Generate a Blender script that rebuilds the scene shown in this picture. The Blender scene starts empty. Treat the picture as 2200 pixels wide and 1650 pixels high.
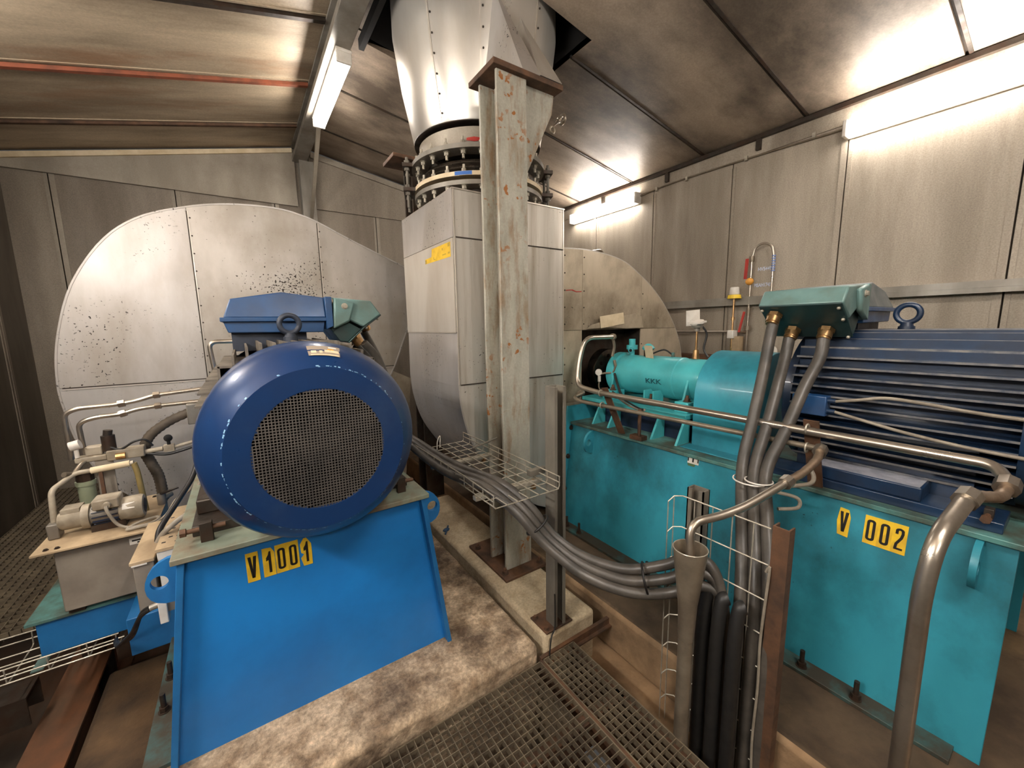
import bpy, bmesh, math, random
from mathutils import Vector, Matrix
random.seed(7)
SC = bpy.context.scene
COL = SC.collection
PI = math.pi
POS = {}

# ------------------------------------------------------------------ mesh builder
class B:
    def __init__(s):
        s.bm = bmesh.new()
    def _face(s, vs, mi=0):
        try:
            f = s.bm.faces.new(vs); f.material_index = mi; return f
        except ValueError:
            return None
    def box(s, x0, x1, y0, y1, z0, z1, mi=0):
        v = [s.bm.verts.new((x, y, z)) for z in (z0, z1) for y in (y0, y1) for x in (x0, x1)]
        for q in ((0,2,3,1),(4,5,7,6),(0,1,5,4),(2,6,7,3),(0,4,6,2),(1,3,7,5)):
            s._face([v[i] for i in q], mi)
        return s
    def obox(s, c, ax, ay, az, mi=0):
        c = Vector(c); ax, ay, az = Vector(ax), Vector(ay), Vector(az)
        v = [s.bm.verts.new(c + i*ax + j*ay + k*az) for k in (-1,1) for j in (-1,1) for i in (-1,1)]
        for q in ((0,2,3,1),(4,5,7,6),(0,1,5,4),(2,6,7,3),(0,4,6,2),(1,3,7,5)):
            s._face([v[i] for i in q], mi)
        return s
    def bar(s, p, q, w, h, up=(0,0,1), mi=0):
        p, q = Vector(p), Vector(q); d = (q-p); L = d.length; d.normalize()
        u = Vector(up); sd = d.cross(u)
        if sd.length < 1e-4: sd = d.cross(Vector((1,0,0)))
        sd.normalize(); u = sd.cross(d).normalized()
        return s.obox((p+q)/2, d*L/2, sd*w/2, u*h/2, mi)
    def cyl(s, p, q, r, r2=None, n=20, mi=0, cap=True, hollow=None):
        p, q = Vector(p), Vector(q); r2 = r if r2 is None else r2
        d = (q-p).normalized(); a = d.orthogonal().normalized(); b = d.cross(a)
        A = [s.bm.verts.new(p + r*(math.cos(t)*a+math.sin(t)*b)) for t in [2*PI*i/n for i in range(n)]]
        C = [s.bm.verts.new(q + r2*(math.cos(t)*a+math.sin(t)*b)) for t in [2*PI*i/n for i in range(n)]]
        for i in range(n):
            j = (i+1) % n; s._face([A[i],A[j],C[j],C[i]], mi)
        if cap:
            s._face(A[::-1], mi); s._face(C, mi)
        return s
    def tube(s, pts, r, n=10, sub=6, mi=0, curve=True, ridges=0):
        P = [Vector(p) for p in pts]
        if curve and len(P) > 2:
            Q = []
            for i in range(len(P)-1):
                p0 = P[max(i-1,0)]; p1 = P[i]; p2 = P[i+1]; p3 = P[min(i+2,len(P)-1)]
                for k in range(sub):
                    t = k/sub
                    Q.append(0.5*((2*p1)+(p2-p0)*t+(2*p0-5*p1+4*p2-p3)*t*t+(3*p1-p0-3*p2+p3)*t**3))
            Q.append(P[-1]); P = Q
        rings = []; prev = None
        for i, p in enumerate(P):
            d = (P[min(i+1,len(P)-1)]-P[max(i-1,0)]).normalized()
            a = d.orthogonal().normalized() if prev is None else (prev - d*prev.dot(d)).normalized()
            prev = a; b = d.cross(a)
            rr = r*(1+(0.12 if ridges and i % 2 else 0))
            rings.append([s.bm.verts.new(p+rr*(math.cos(t)*a+math.sin(t)*b)) for t in [2*PI*k/n for k in range(n)]])
        for A, C in zip(rings, rings[1:]):
            for k in range(n):
                j = (k+1) % n; s._face([A[k],A[j],C[j],C[k]], mi)
        s._face(rings[0][::-1], mi); s._face(rings[-1], mi)
        return s
    def bend(s, pts, r, rb=0.06, n=12, mi=0):
        """pipe with straight runs and rounded elbows"""
        P = [Vector(p) for p in pts]; Q = [P[0]]
        for i in range(1, len(P)-1):
            a = (P[i-1]-P[i]); b = (P[i+1]-P[i]); k = min(rb, a.length*.45, b.length*.45)
            a.normalize(); b.normalize(); p1 = P[i]+a*k; p2 = P[i]+b*k
            for t in (0,.2,.4,.6,.8,1):
                Q.append((1-t)**2*p1+2*t*(1-t)*P[i]+t*t*p2)
        Q.append(P[-1])
        return s.tube(Q, r, n=n, mi=mi, curve=False)
    def prism(s, poly, plane, a, b, mi=0, hole=None):
        def P(u, v, w):
            return {'xz':(u,w,v),'yz':(w,u,v),'xy':(u,v,w)}[plane]
        if hole is None:
            A = [s.bm.verts.new(P(u,v,a)) for u,v in poly]; C = [s.bm.verts.new(P(u,v,b)) for u,v in poly]
            n = len(poly)
            for i in range(n):
                j = (i+1) % n; s._face([A[i],A[j],C[j],C[i]], mi)
            s._face(A[::-1], mi); s._face(C, mi)
        else:                                     # ring between outline and hole (same count)
            rings = []
            for w in (a, b):
                rings.append(([s.bm.verts.new(P(u,v,w)) for u,v in poly],[s.bm.verts.new(P(u,v,w)) for u,v in hole]))
            n = len(poly); (Ao,Ah),(Bo,Bh) = rings
            for i in range(n):
                j = (i+1) % n
                s._face([Ao[i],Ao[j],Bo[j],Bo[i]], mi); s._face([Ah[j],Ah[i],Bh[i],Bh[j]], mi)
                s._face([Ao[j],Ao[i],Ah[i],Ah[j]], mi); s._face([Bo[i],Bo[j],Bh[j],Bh[i]], mi)
        return s
    def lathe(s, prof, c, axis='y', n=48, mi=0, closed=False):
        """prof: list of (t, r) with t measured along axis from c"""
        c = Vector(c); ax = {'x':Vector((1,0,0)),'y':Vector((0,1,0)),'z':Vector((0,0,1))}[axis]
        a = {'x':Vector((0,1,0)),'y':Vector((0,0,1)),'z':Vector((1,0,0))}[axis]; b = ax.cross(a)
        rings = []
        for t, r in prof:
            if r < 1e-6: rings.append([s.bm.verts.new(c+ax*t)])
            else: rings.append([s.bm.verts.new(c+ax*t+r*(math.cos(k)*a+math.sin(k)*b)) for k in [2*PI*i/n for i in range(n)]])
        pr = list(zip(rings, rings[1:])) + ([(rings[-1], rings[0])] if closed else [])
        for A, C in pr:
            for i in range(n):
                j = (i+1) % n
                if len(A) == 1 and len(C) == 1: continue
                if len(A) == 1: s._face([A[0],C[j],C[i]], mi)
                elif len(C) == 1: s._face([A[i],A[j],C[0]], mi)
                else: s._face([A[i],A[j],C[j],C[i]], mi)
        return s
    def torus(s, c, axis, R, r, n=32, m=12, mi=0):
        prof = [(r*math.sin(2*PI*k/m), R+r*math.cos(2*PI*k/m)) for k in range(m)]
        return s.lathe(prof, c, axis, n, mi, closed=True)
    def sphere(s, c, r, n=14, mi=0, sq=(1,1,1)):
        m = bmesh.ops.create_uvsphere(s.bm, u_segments=n, v_segments=n//2+2, radius=r)
        for v in m['verts']:
            v.co = Vector((v.co.x*sq[0], v.co.y*sq[1], v.co.z*sq[2])) + Vector(c)
        for v in m['verts']:
            for f in v.link_faces: f.material_index = mi
        return s
    def hexbolt(s, p, d, r=.012, h=.012, washer=True, mi=0, shank=0):
        p = Vector(p); d = Vector(d).normalized()
        if washer: s.cyl(p, p+d*.003, r*1.35, n=14, mi=mi)
        s.cyl(p+d*.002, p+d*h, r, n=6, mi=mi)
        if shank: s.cyl(p+d*h, p+d*(h+shank), r*.55, n=8, mi=mi)
        return s

def wpos(o): return POS[o.name] if o is not None else Vector((0,0,0))

def put(name, b, mats, parent=None, smooth=38, bevel=0, seg=2, label=None, origin=None):
    bm = b.bm
    bmesh.ops.recalc_face_normals(bm, faces=bm.faces[:])
    me = bpy.data.meshes.new(name)
    xs = [v.co for v in bm.verts]
    if origin is None:
        c = Vector(((min(v.x for v in xs)+max(v.x for v in xs))/2, (min(v.y for v in xs)+max(v.y for v in xs))/2,
                    min(v.z for v in xs) if parent is None else (min(v.z for v in xs)+max(v.z for v in xs))/2))
    else: c = Vector(origin)
    for v in bm.verts: v.co -= c
    bm.to_mesh(me); bm.free()
    if smooth:
        for p in me.polygons: p.use_smooth = True
        me.set_sharp_from_angle(angle=math.radians(smooth))
    for m in (mats if isinstance(mats, (list,tuple)) else [mats]): me.materials.append(m)
    o = bpy.data.objects.new(name, me); COL.objects.link(o)
    if parent is not None: o.parent = parent
    o.location = c - wpos(parent)
    POS[o.name] = c
    if bevel:
        md = o.modifiers.new('bevel','BEVEL'); md.width = bevel; md.segments = seg
        md.limit_method = 'ANGLE'; md.angle_limit = math.radians(40)
    if label: o['label'] = label
    return o

def tag(o, label, cat, group=None):
    o['label'] = label; o['category'] = cat
    if group: o['group'] = group
    return o

def thing(name, label, cat, loc, group=None):
    o = bpy.data.objects.new(name, None); COL.objects.link(o)
    o.location = loc; o.empty_display_size = .05; POS[o.name] = Vector(loc)
    return tag(o, label, cat, group)

def struct(o):
    o['kind'] = 'structure'; return o

def dup(o, parent, delta):
    c = o.copy(); COL.objects.link(c); c.parent = parent
    c.location = o.location + Vector(delta)
    POS[c.name] = POS[o.name] + Vector(delta)
    return c

def text_bm(b, txt, size, origin, ux, uz, mi=0, xs=1.0, bold=0.0, thick=.0006):
    """add flat lettering (converted to mesh) with baseline-left at origin"""
    cu = bpy.data.curves.new('t', 'FONT'); cu.body = txt; cu.size = size; cu.offset = bold; cu.resolution_u = 4
    ob = bpy.data.objects.new('t', cu); COL.objects.link(ob)
    bpy.context.view_layer.update()
    me = bpy.data.meshes.new_from_object(ob.evaluated_get(bpy.context.evaluated_depsgraph_get()))
    o, ux, uz = Vector(origin), Vector(ux).normalized(), Vector(uz).normalized()
    nn = ux.cross(uz)
    vs = [b.bm.verts.new(o + ux*v.co.x*xs + uz*v.co.y) for v in me.vertices]
    for p in me.polygons:
        f = b._face([vs[i] for i in p.vertices], mi)
    bpy.data.objects.remove(ob); bpy.data.curves.remove(cu); bpy.data.meshes.remove(me)
    return b

def clip(poly, axis, val, keep_less):
    out = []
    n = len(poly)
    for i in range(n):
        p, q = poly[i], poly[(i+1) % n]
        ip = (p[axis] <= val) if keep_less else (p[axis] >= val)
        iq = (q[axis] <= val) if keep_less else (q[axis] >= val)
        if ip: out.append(p)
        if ip != iq:
            t = (val-p[axis])/(q[axis]-p[axis])
            out.append((p[0]+t*(q[0]-p[0]), p[1]+t*(q[1]-p[1])))
    return out
def cliprect(poly, x0, x1, z0, z1):
    for a, v, k in ((0,x0,False),(0,x1,True),(1,z0,False),(1,z1,True)):
        poly = clip(poly, a, v, k)
        if len(poly) < 3: return []
    return poly
def spl(P, sub=4):
    Q = []
    for i in range(len(P)-1):
        p0, p1, p2, p3 = P[max(i-1,0)], P[i], P[i+1], P[min(i+2,len(P)-1)]
        for k in range(sub):
            t = k/sub
            Q.append(tuple(0.5*((2*b)+(c-a)*t+(2*a-5*b+4*c-d)*t*t+(3*b-a-3*c+d)*t**3) for a,b,c,d in zip(p0,p1,p2,p3)))
    return Q+[P[-1]]
def circle(cx, cz, r, n=32, a0=0): return [(cx+r*math.cos(a0+2*PI*i/n), cz+r*math.sin(a0+2*PI*i/n)) for i in range(n)]

# ------------------------------------------------------------------ materials
def srgb(r, g, b):
    f = lambda c: (c/255/12.92) if c/255 <= .04045 else ((c/255+.055)/1.055)**2.4
    return (f(r), f(g), f(b), 1)
def mat(name, c1, c2=None, rough=.5, metal=0.0, scale=3.0, stretch=(1,1,1), dirt=None, dirt_amt=0.0, dirt_scale=1.5, dirt_stretch=(1,1,1),
        spots=None, spot_scale=40, spot_th=.70, spot_mask=1.2, bump=0.0, bump_scale=60, spot_at=None, grain=0, grain_scale=160, rough_var=.12, coat=0.0, dirt_lo=.45, dirt_hi=.7, spec=.5):
    m = bpy.data.materials.new(name); m.use_nodes = True
    nt = m.node_tree; N = nt.nodes; L = nt.links
    bs = N['Principled BSDF']
    bs.inputs['Metallic'].default_value = metal; bs.inputs['Roughness'].default_value = rough
    bs.inputs['Coat Weight'].default_value = coat
    bs.inputs['Specular IOR Level'].default_value = spec
    tc = N.new('ShaderNodeTexCoord')
    def noise(sc, st, det=7, rg=.6):
        mp = N.new('ShaderNodeMapping'); mp.inputs['Scale'].default_value = st
        L.new(tc.outputs['Object'], mp.inputs['Vector'])
        n = N.new('ShaderNodeTexNoise'); n.inputs['Scale'].default_value = sc; n.inputs['Detail'].default_value = det
        n.inputs['Roughness'].default_value = rg
        L.new(mp.outputs['Vector'], n.inputs['Vector']); return n
    def ramp(src, lo, hi):
        r = N.new('ShaderNodeMapRange'); r.inputs['From Min'].default_value = lo; r.inputs['From Max'].default_value = hi
        L.new(src, r.inputs['Value']); return r.outputs['Result']
    def mix(f, a, b):
        x = N.new('ShaderNodeMix'); x.data_type = 'RGBA'
        if hasattr(f, 'is_output'): L.new(f, x.inputs[0])
        else: x.inputs[0].default_value = f
        for sck, val in ((x.inputs[6], a), (x.inputs[7], b)):
            if hasattr(val, 'is_output'): L.new(val, sck)
            else: sck.default_value = val
        return x.outputs[2]
    col = c1
    n1 = noise(scale, stretch)
    if c2 is not None: col = mix(ramp(n1.outputs['Fac'], .35, .65), c1, c2)
    if dirt is not None:
        n2 = noise(dirt_scale, dirt_stretch, 9, .65)
        f = ramp(n2.outputs['Fac'], dirt_lo, dirt_hi)
        mul = N.new('ShaderNodeMath'); mul.operation = 'MULTIPLY'; mul.inputs[1].default_value = dirt_amt
        L.new(f, mul.inputs[0]); col = mix(mul.outputs[0], col, dirt)
    if spots is not None:
        n3 = noise(spot_scale, (1,1,1), 3, .5); n4 = noise(spot_mask, (1,1,1), 2, .5)
        f = ramp(n3.outputs['Fac'], spot_th, spot_th+.04); g = ramp(n4.outputs['Fac'], .5, .62)
        if spot_at:
            ge = N.new('ShaderNodeNewGeometry'); vd = N.new('ShaderNodeVectorMath'); vd.operation = 'DISTANCE'
            L.new(ge.outputs['Position'], vd.inputs[0]); vd.inputs[1].default_value = spot_at[:3]
            ad = N.new('ShaderNodeMath'); ad.operation = 'ADD'; L.new(vd.outputs['Value'], ad.inputs[0])
            sc_ = N.new('ShaderNodeMath'); sc_.operation = 'MULTIPLY'; sc_.inputs[1].default_value = .9; L.new(n4.outputs['Fac'], sc_.inputs[0]); L.new(sc_.outputs[0], ad.inputs[1])
            g = ramp(ad.outputs[0], spot_at[3]+.45, spot_at[3]+.05)
            sb = N.new('ShaderNodeMath'); sb.operation = 'MULTIPLY_ADD'; sb.inputs[1].default_value = .16; sb.inputs[2].default_value = -.155
            L.new(g, sb.inputs[0]); a2 = N.new('ShaderNodeMath'); a2.operation = 'ADD'; L.new(sb.outputs[0], a2.inputs[0]); L.new(n3.outputs['Fac'], a2.inputs[1])
            f = ramp(a2.outputs[0], spot_th-.02, spot_th+.02); g = ramp(n3.outputs['Fac'], 0, .001)
        mul = N.new('ShaderNodeMath'); mul.operation = 'MULTIPLY'
        L.new(f, mul.inputs[0]); L.new(g, mul.inputs[1]); col = mix(mul.outputs[0], col, spots)
    if grain:
        n5 = noise(grain_scale, (1,1,1), 3, .7)
        hv = N.new('ShaderNodeHueSaturation'); mr = N.new('ShaderNodeMapRange'); mr.inputs['From Min'].default_value = .3; mr.inputs['From Max'].default_value = .7
        mr.inputs['To Min'].default_value = 1-grain; mr.inputs['To Max'].default_value = 1+grain
        L.new(n5.outputs['Fac'], mr.inputs['Value']); L.new(mr.outputs['Result'], hv.inputs['Value'])
        if hasattr(col, 'is_output'): L.new(col, hv.inputs['Color'])
        else: hv.inputs['Color'].default_value = col
        col = hv.outputs['Color']
    if hasattr(col, 'is_output'): L.new(col, bs.inputs['Base Color'])
    else: bs.inputs['Base Color'].default_value = col
    if rough_var:
        r = N.new('ShaderNodeMapRange'); r.inputs['From Min'].default_value = .3; r.inputs['From Max'].default_value = .7
        r.inputs['To Min'].default_value = max(0, rough-rough_var); r.inputs['To Max'].default_value = min(1, rough+rough_var)
        L.new(n1.outputs['Fac'], r.inputs['Value']); L.new(r.outputs['Result'], bs.inputs['Roughness'])
    if bump:
        nb = noise(bump_scale, (1,1,1), 5, .6)
        bp = N.new('ShaderNodeBump'); bp.inputs['Strength'].default_value = bump; bp.inputs['Distance'].default_value = .01
        L.new(nb.outputs['Fac'], bp.inputs['Height']); L.new(bp.outputs['Normal'], bs.inputs['Normal'])
    return m
def glow(name, c, strength):
    m = bpy.data.materials.new(name); m.use_nodes = True
    bs = m.node_tree.nodes['Principled BSDF']
    bs.inputs['Base Color'].default_value = (.8,.8,.8,1)
    bs.inputs['Emission Color'].default_value = c; bs.inputs['Emission Strength'].default_value = strength
    return m

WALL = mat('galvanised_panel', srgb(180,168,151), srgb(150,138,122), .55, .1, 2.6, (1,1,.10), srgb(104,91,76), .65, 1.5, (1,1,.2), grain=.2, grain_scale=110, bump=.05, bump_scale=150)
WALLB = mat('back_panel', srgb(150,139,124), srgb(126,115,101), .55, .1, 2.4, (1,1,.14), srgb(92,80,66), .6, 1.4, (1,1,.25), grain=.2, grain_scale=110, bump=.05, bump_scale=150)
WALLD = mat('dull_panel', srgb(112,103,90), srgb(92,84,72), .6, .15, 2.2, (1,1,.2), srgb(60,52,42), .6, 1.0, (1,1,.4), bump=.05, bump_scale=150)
GABLE = mat('pale_panel', srgb(172,163,147), srgb(146,136,121), .5, .15, 2.0, (1,1,.3), srgb(102,86,76), .5, 1.4, grain=.1, grain_scale=90)
CEILR = mat('sooty_ceiling', srgb(176,158,138), srgb(122,107,92), .46, .12, 1.6, (.4,1,.4), srgb(54,45,37), .85, 1.2, (.6,1,1), grain=.14, grain_scale=70, bump=.04, bump_scale=90, dirt_lo=.46, dirt_hi=.66)
CEILL = mat('rusty_ceiling', srgb(192,174,148), srgb(142,126,105), .5, .1, 2.4, (.22,1.6,1), srgb(142,94,58), .6, 1.5, (.35,1.4,1), grain=.12, grain_scale=60, bump=.04, bump_scale=90, dirt_lo=.54, dirt_hi=.70)
RUSTRED = mat('red_oxide', srgb(150,78,48), srgb(104,60,42), .7, 0, 6)
GREYST = mat('grey_steel', srgb(150,145,135), srgb(122,116,106), .45, .35, 4, (1,1,.3), srgb(96,72,50), .4, 2.5)
COLPAINT = mat('column_paint', srgb(178,174,160), srgb(150,146,132), .5, .1, 9, (1,1,.35), srgb(134,104,72), .8, 11, (1.3,1.3,.28), spots=srgb(150,96,48), spot_scale=24, spot_th=.60, spot_mask=4, grain=.1, grain_scale=70, bump=.06, bump_scale=40, dirt_lo=.50, dirt_hi=.66)
DARKST = mat('dark_steel', srgb(70,62,54), srgb(44,38,33), .5, .5, 12, (1,1,1), srgb(96,62,38), .4, 6)
RUSTST = mat('rusty_steel', srgb(112,78,54), srgb(74,54,40), .7, .2, 9, (1,1,1), srgb(50,42,36), .6, 4, bump=.1)
CLAD = mat('aluminium_cladding', srgb(198,193,188), srgb(180,174,167), .45, .55, 2.5, (1,1,.35), srgb(146,130,108), .45, 1.6, (1.3,1.3,.5), spots=srgb(40,34,28), spot_scale=62, spot_th=.64, spot_mask=2.0, rough_var=.1, bump=.03, bump_scale=14)
CLADST = mat('streaked_cladding', srgb(206,200,190), srgb(184,177,165), .45, .45, 5, (1,1,.10), srgb(140,124,100), .6, 9, (1,1,.07), spots=srgb(48,40,32), spot_scale=60, spot_th=.66, spot_mask=2.5, rough_var=.1, bump=.03, bump_scale=9, dirt_lo=.5, dirt_hi=.7)
CLADSP = mat('speckled_cladding', srgb(186,179,170), srgb(164,156,145), .45, .5, 2.5, (1,1,.5), srgb(136,120,98), .5, 1.8, (1,1,.7), spots=srgb(44,36,28), spot_scale=58, spot_th=.575, spot_mask=3.0, spot_at=(.45,4.1,2.0,.5), rough_var=.1, bump=.03, bump_scale=14)
CLADBR = mat('bright_cladding', srgb(224,220,212), srgb(208,202,192), .33, .7, 2.0, (1,1,.25), srgb(168,148,120), .3, 2.2, (1,1,.3), rough_var=.08, bump=.02, bump_scale=7)
CLADDULL = mat('sooty_cladding', srgb(196,182,160), srgb(168,154,132), .5, .35, 2.6, (1,1,.5), srgb(96,82,64), .75, 1.8, (1,1,.8), spots=srgb(50,42,34), spot_scale=60, spot_th=.66, spot_mask=2.5, bump=.05, bump_scale=20)
SEAM = mat('seam_dirt', srgb(66,54,42), srgb(40,34,28), .8)
EDGE = mat('bright_edge', srgb(210,202,190), None, .35, .8)
BLACK = mat('black_void', srgb(16,14,13), None, .9, 0, rough_var=0)
BLUE = mat('machine_blue', srgb(30,126,202), srgb(26,116,190), .42, 0, 1.5, (1,1,1), srgb(26,88,150), .4, 2.2, (1,1,1), coat=.15, bump=.02, bump_scale=220)
BLUED = mat('blue_edge', srgb(32,112,172), srgb(26,94,148), .5, 0, 4)
TURQ = mat('turquoise_enamel', srgb(56,152,170), srgb(42,132,152), .42, 0, 2.0, (1,1,.5), srgb(24,64,68), .85, 1.4, (1,1,.8), coat=.1, spots=srgb(20,40,44), spot_scale=50, spot_th=.7, bump=.02, bump_scale=200, dirt_lo=.43, dirt_hi=.66)  # grime, made heavier to stand in for shade low on the base too
TURQL = mat('light_turquoise', srgb(80,186,190), srgb(62,166,174), .38, 0, 3, (1,1,1), srgb(66,124,118), .5, 2.5, coat=.2)
TURQD = mat('grimy_turquoise', srgb(92,142,136), srgb(70,118,114), .5, 0, 3, (1,1,1), srgb(70,60,44), .85, 3.0, (1,1,1), dirt_lo=.42, dirt_hi=.58)
NAVY = mat('navy_enamel', srgb(28,52,80), srgb(20,38,62), .38, 0, 5, (1,1,1), srgb(34,36,42), .5, 6, coat=.2)
NAVYTOP = mat('dusty_navy', srgb(52,58,70), srgb(34,42,58), .5, .1, 5, (1,1,1), srgb(30,30,34), .6, 4)
BOXBLUE = mat('box_blue', srgb(34,80,128), srgb(26,64,108), .4, 0, 4, (1,1,1), srgb(70,74,78), .35, 3, coat=.15)
GLANDGR = mat('hammertone_green', srgb(112,142,138), srgb(90,122,118), .45, .1, 5, (1,1,1), srgb(98,84,62), .45, 4)
GLANDDK = mat('dark_green_box', srgb(40,68,66), srgb(30,52,52), .45, .1, 6, (1,1,1), srgb(54,42,30), .5, 4)
BRASS = mat('brass', srgb(196,160,112), srgb(150,116,78), .35, .9, 14)
PIPE = mat('stainless_pipe', srgb(196,186,172), srgb(164,154,140), .32, .9, 5, (1,1,1), srgb(130,108,86), .4, 3, rough_var=.06)
PIPED = mat('tarnished_pipe', srgb(150,138,120), srgb(118,106,90), .42, .55, 7)
ZINC = mat('zinc_wire', srgb(190,182,166), srgb(156,148,132), .42, .45, 20)
ZINCD = mat('dull_zinc', srgb(130,124,112), srgb(104,98,88), .5, .2, 8, (1,1,.3), srgb(76,64,48), .5, 3)
CABLE = mat('dusty_cable', srgb(88,82,75), srgb(62,58,53), .42, 0, 9, (1,1,1), srgb(40,38,35), .5, 6, bump=.05, bump_scale=120)
CABLEBK = mat('black_cable', srgb(36,34,32), srgb(24,23,22), .5, 0, 9)
CABLEGR = mat('grey_flex', srgb(150,140,124), srgb(120,110,96), .6, 0, 12)
CONC = mat('stained_concrete', srgb(204,180,150), srgb(140,116,90), .88, 0, 12, (1,1,1), srgb(72,55,40), .9, 3.4, (1,1,1), grain=.35, grain_scale=60, bump=.9, bump_scale=32, rough_var=.06, dirt_lo=.42, dirt_hi=.62)
CONCL = mat('pale_concrete', srgb(196,178,148), srgb(170,150,120), .85, 0, 8, (1,1,1), srgb(112,92,68), .6, 3.6, (1,1,1), grain=.2, grain_scale=80, bump=.4, bump_scale=45, rough_var=.06)
CONCT = mat('tan_concrete', srgb(178,146,110), srgb(150,120,88), .85, 0, 4, (1,1,.6), srgb(84,66,46), .75, 1.8, (1,1,1), bump=.3, bump_scale=40, rough_var=.06, dirt_lo=.42, dirt_hi=.62)
PALEGR = mat('rust_bled_plate', srgb(138,144,124), srgb(108,118,104), .6, 0, 3, (1,1,1), srgb(112,84,60), .85, 4.0, (1,1,1), dirt_lo=.45, dirt_hi=.6)
FLANGED = mat('buried_flange', srgb(62,112,110), srgb(50,92,92), .6, 0, 3, (1,1,1), srgb(62,50,36), .95, 2.4, (1,1,1), dirt_lo=.36, dirt_hi=.5)
DARKBR = mat('dark_brown_floor', srgb(92,74,54), srgb(66,52,38), .85, 0, 5, (1,1,1), srgb(150,122,88), .6, 1.6, (1,1,1), bump=.3, bump_scale=40, rough_var=.06, dirt_lo=.55, dirt_hi=.7)
PIT = mat('dark_pit', srgb(60,48,36), srgb(36,30,24), .9, 0, 4, (1,1,1), srgb(110,68,36), .4, 2)
GRATE = mat('grating_steel', srgb(134,120,98), srgb(98,86,70), .55, .3, 7, (1,1,1), srgb(60,50,40), .5, 5)
GRILLE = mat('dusty_grille', srgb(92,86,80), srgb(72,68,64), .65, .1, 8, (1,1,1), srgb(40,38,36), .6, 2.0)
YELLOW = mat('yellow_sticker', srgb(236,196,44), srgb(222,178,40), .45, 0, 14, (1,1,1), srgb(150,116,40), .3, 16)
YELLOW2 = mat('yellow_plastic', srgb(236,198,52), None, .45)
BLACKINK = mat('black_ink', srgb(22,18,16), None, .5, rough_var=0)
WHITE = mat('white_plastic', srgb(226,220,210), srgb(206,198,186), .5, 0, 12)
PAPER = mat('old_paper', srgb(226,208,176), srgb(206,186,150), .8, 0, 10)
TAN = mat('dusty_tan', srgb(190,166,132), srgb(160,138,108), .7, 0, 5, (1,1,1), srgb(96,76,54), .55, 3.5)
TANK = mat('tank_grey', srgb(152,142,128), srgb(132,122,110), .6, 0, 3, (1,1,1), srgb(92,80,68), .5, 2.0)
PUMPG = mat('pump_grey', srgb(182,170,150), srgb(146,134,114), .55, .05, 8, (1,1,1), srgb(84,70,54), .5, 5)
RED = mat('red_paint', srgb(186,52,40), srgb(160,40,32), .45)
BLUEP = mat('blue_tape', srgb(40,98,176), None, .5)
ORANGE = mat('orange_plastic', srgb(226,158,66), None, .45)
RUBBER = mat('ribbed_hose', srgb(92,80,66), srgb(66,58,48), .7, 0, 9)
COPPER = mat('warm_metal', srgb(166,146,124), srgb(124,104,86), .4, .7, 10)
FINBR = mat('grimy_fins', srgb(122,112,98), srgb(92,84,74), .6, .1, 8, (1,1,1), srgb(50,44,38), .6, 6)
FINTIP = mat('worn_fin_edge', srgb(132,128,124), srgb(70,76,88), .4, .2, 14)
DARKNAVY = mat('dark_navy', srgb(24,40,66), srgb(18,28,48), .5, 0, 6)  # plain dark navy for pedestal webs and pump motor fins
LAMP = glow('lit_tube_cover', (1, .935, .87, 1), 13)
LAMP3 = glow('fill_tube_cover', (1, .94, .88, 1), 26)  # fill strength for unseen lamps, above the visible tubes
LAMP2 = glow('strong_fill_tube_cover', (1, .95, .90, 1), 46)  # strongest fill, only for unseen lamps
# ------------------------------------------------------------------ the room
XL, XR, YF, YB = -1.75, 4.2, -2.2, 6.0
RX, RZ, SL, SR = .85, 4.0, .229, -.173
def roofz(x): return RZ + (SR*(x-RX) if x > RX else SL*(x-RX))

b = B()
b.box(1.33, XR+.1, YF-.1, YB+.1, -.5, -.2)
b.box(XL-.1, 1.33, YF-.1, YB+.1, -.95, -.65, 1)
struct(put('floor', b, [CONCT, PIT]))

def panel_wall(name, m, along, face, outward, a0, a1, z0, z1f, seams, extra=None):
    """flat panels with open joints in front of a backing sheet"""
    b = B()
    s = sorted(v for v in seams if a0 < v < a1); cuts = [a0] + s + [a1]
    def bx(u0, u1, d0, d1, za, zb0, zb1, mi=0):
        lo, hi = face+outward*d0, face+outward*d1
        poly = [(u0, za), (u1, za), (u1, zb1), (u0, zb0)]
        if along == 'y': b.prism(poly, 'yz', min(lo,hi), max(lo,hi), mi)
        else: b.prism(poly, 'xz', min(lo,hi), max(lo,hi), mi)
    for i in range(len(cuts)-1):
        u0, u1 = cuts[i], cuts[i+1]
        g0 = 0 if i == 0 else .005; g1 = 0 if i == len(cuts)-2 else .005
        mids = [u0+g0] + ([RX] if along == 'x' and u0 < RX < u1 else []) + [u1-g1]
        for p, q in zip(mids, mids[1:]):
            bx(p, q, 0, .03, z0, z1f(p), z1f(q))
        if i > 0:
            bx(u0+.005, u0+.045, -.009, 0, z0, z1f(u0)-.2, z1f(u0+.04)-.2, 2)
        if i < len(cuts)-2:
            bx(u1-.032, u1-.005, -.006, 0, z0, z1f(u1)-.2, z1f(u1)-.2, 2)
    mids = [a0] + ([RX] if along == 'x' else []) + [a1]
    for p, q in zip(mids, mids[1:]): bx(p, q, .03, .1, z0, z1f(p), z1f(q), 1)
    if extra: extra(b)
    return struct(put(name, b, m, smooth=0))
SE = [.39+.92*k for k in range(-3, 7)]
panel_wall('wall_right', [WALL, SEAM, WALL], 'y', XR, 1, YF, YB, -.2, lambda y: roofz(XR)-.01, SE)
panel_wall('wall_left', [WALLD, SEAM, WALLB], 'y', XL, -1, YF, YB, -.65, lambda y: roofz(XL)-.01, [5.45-.92*k for k in range(9)])
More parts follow.
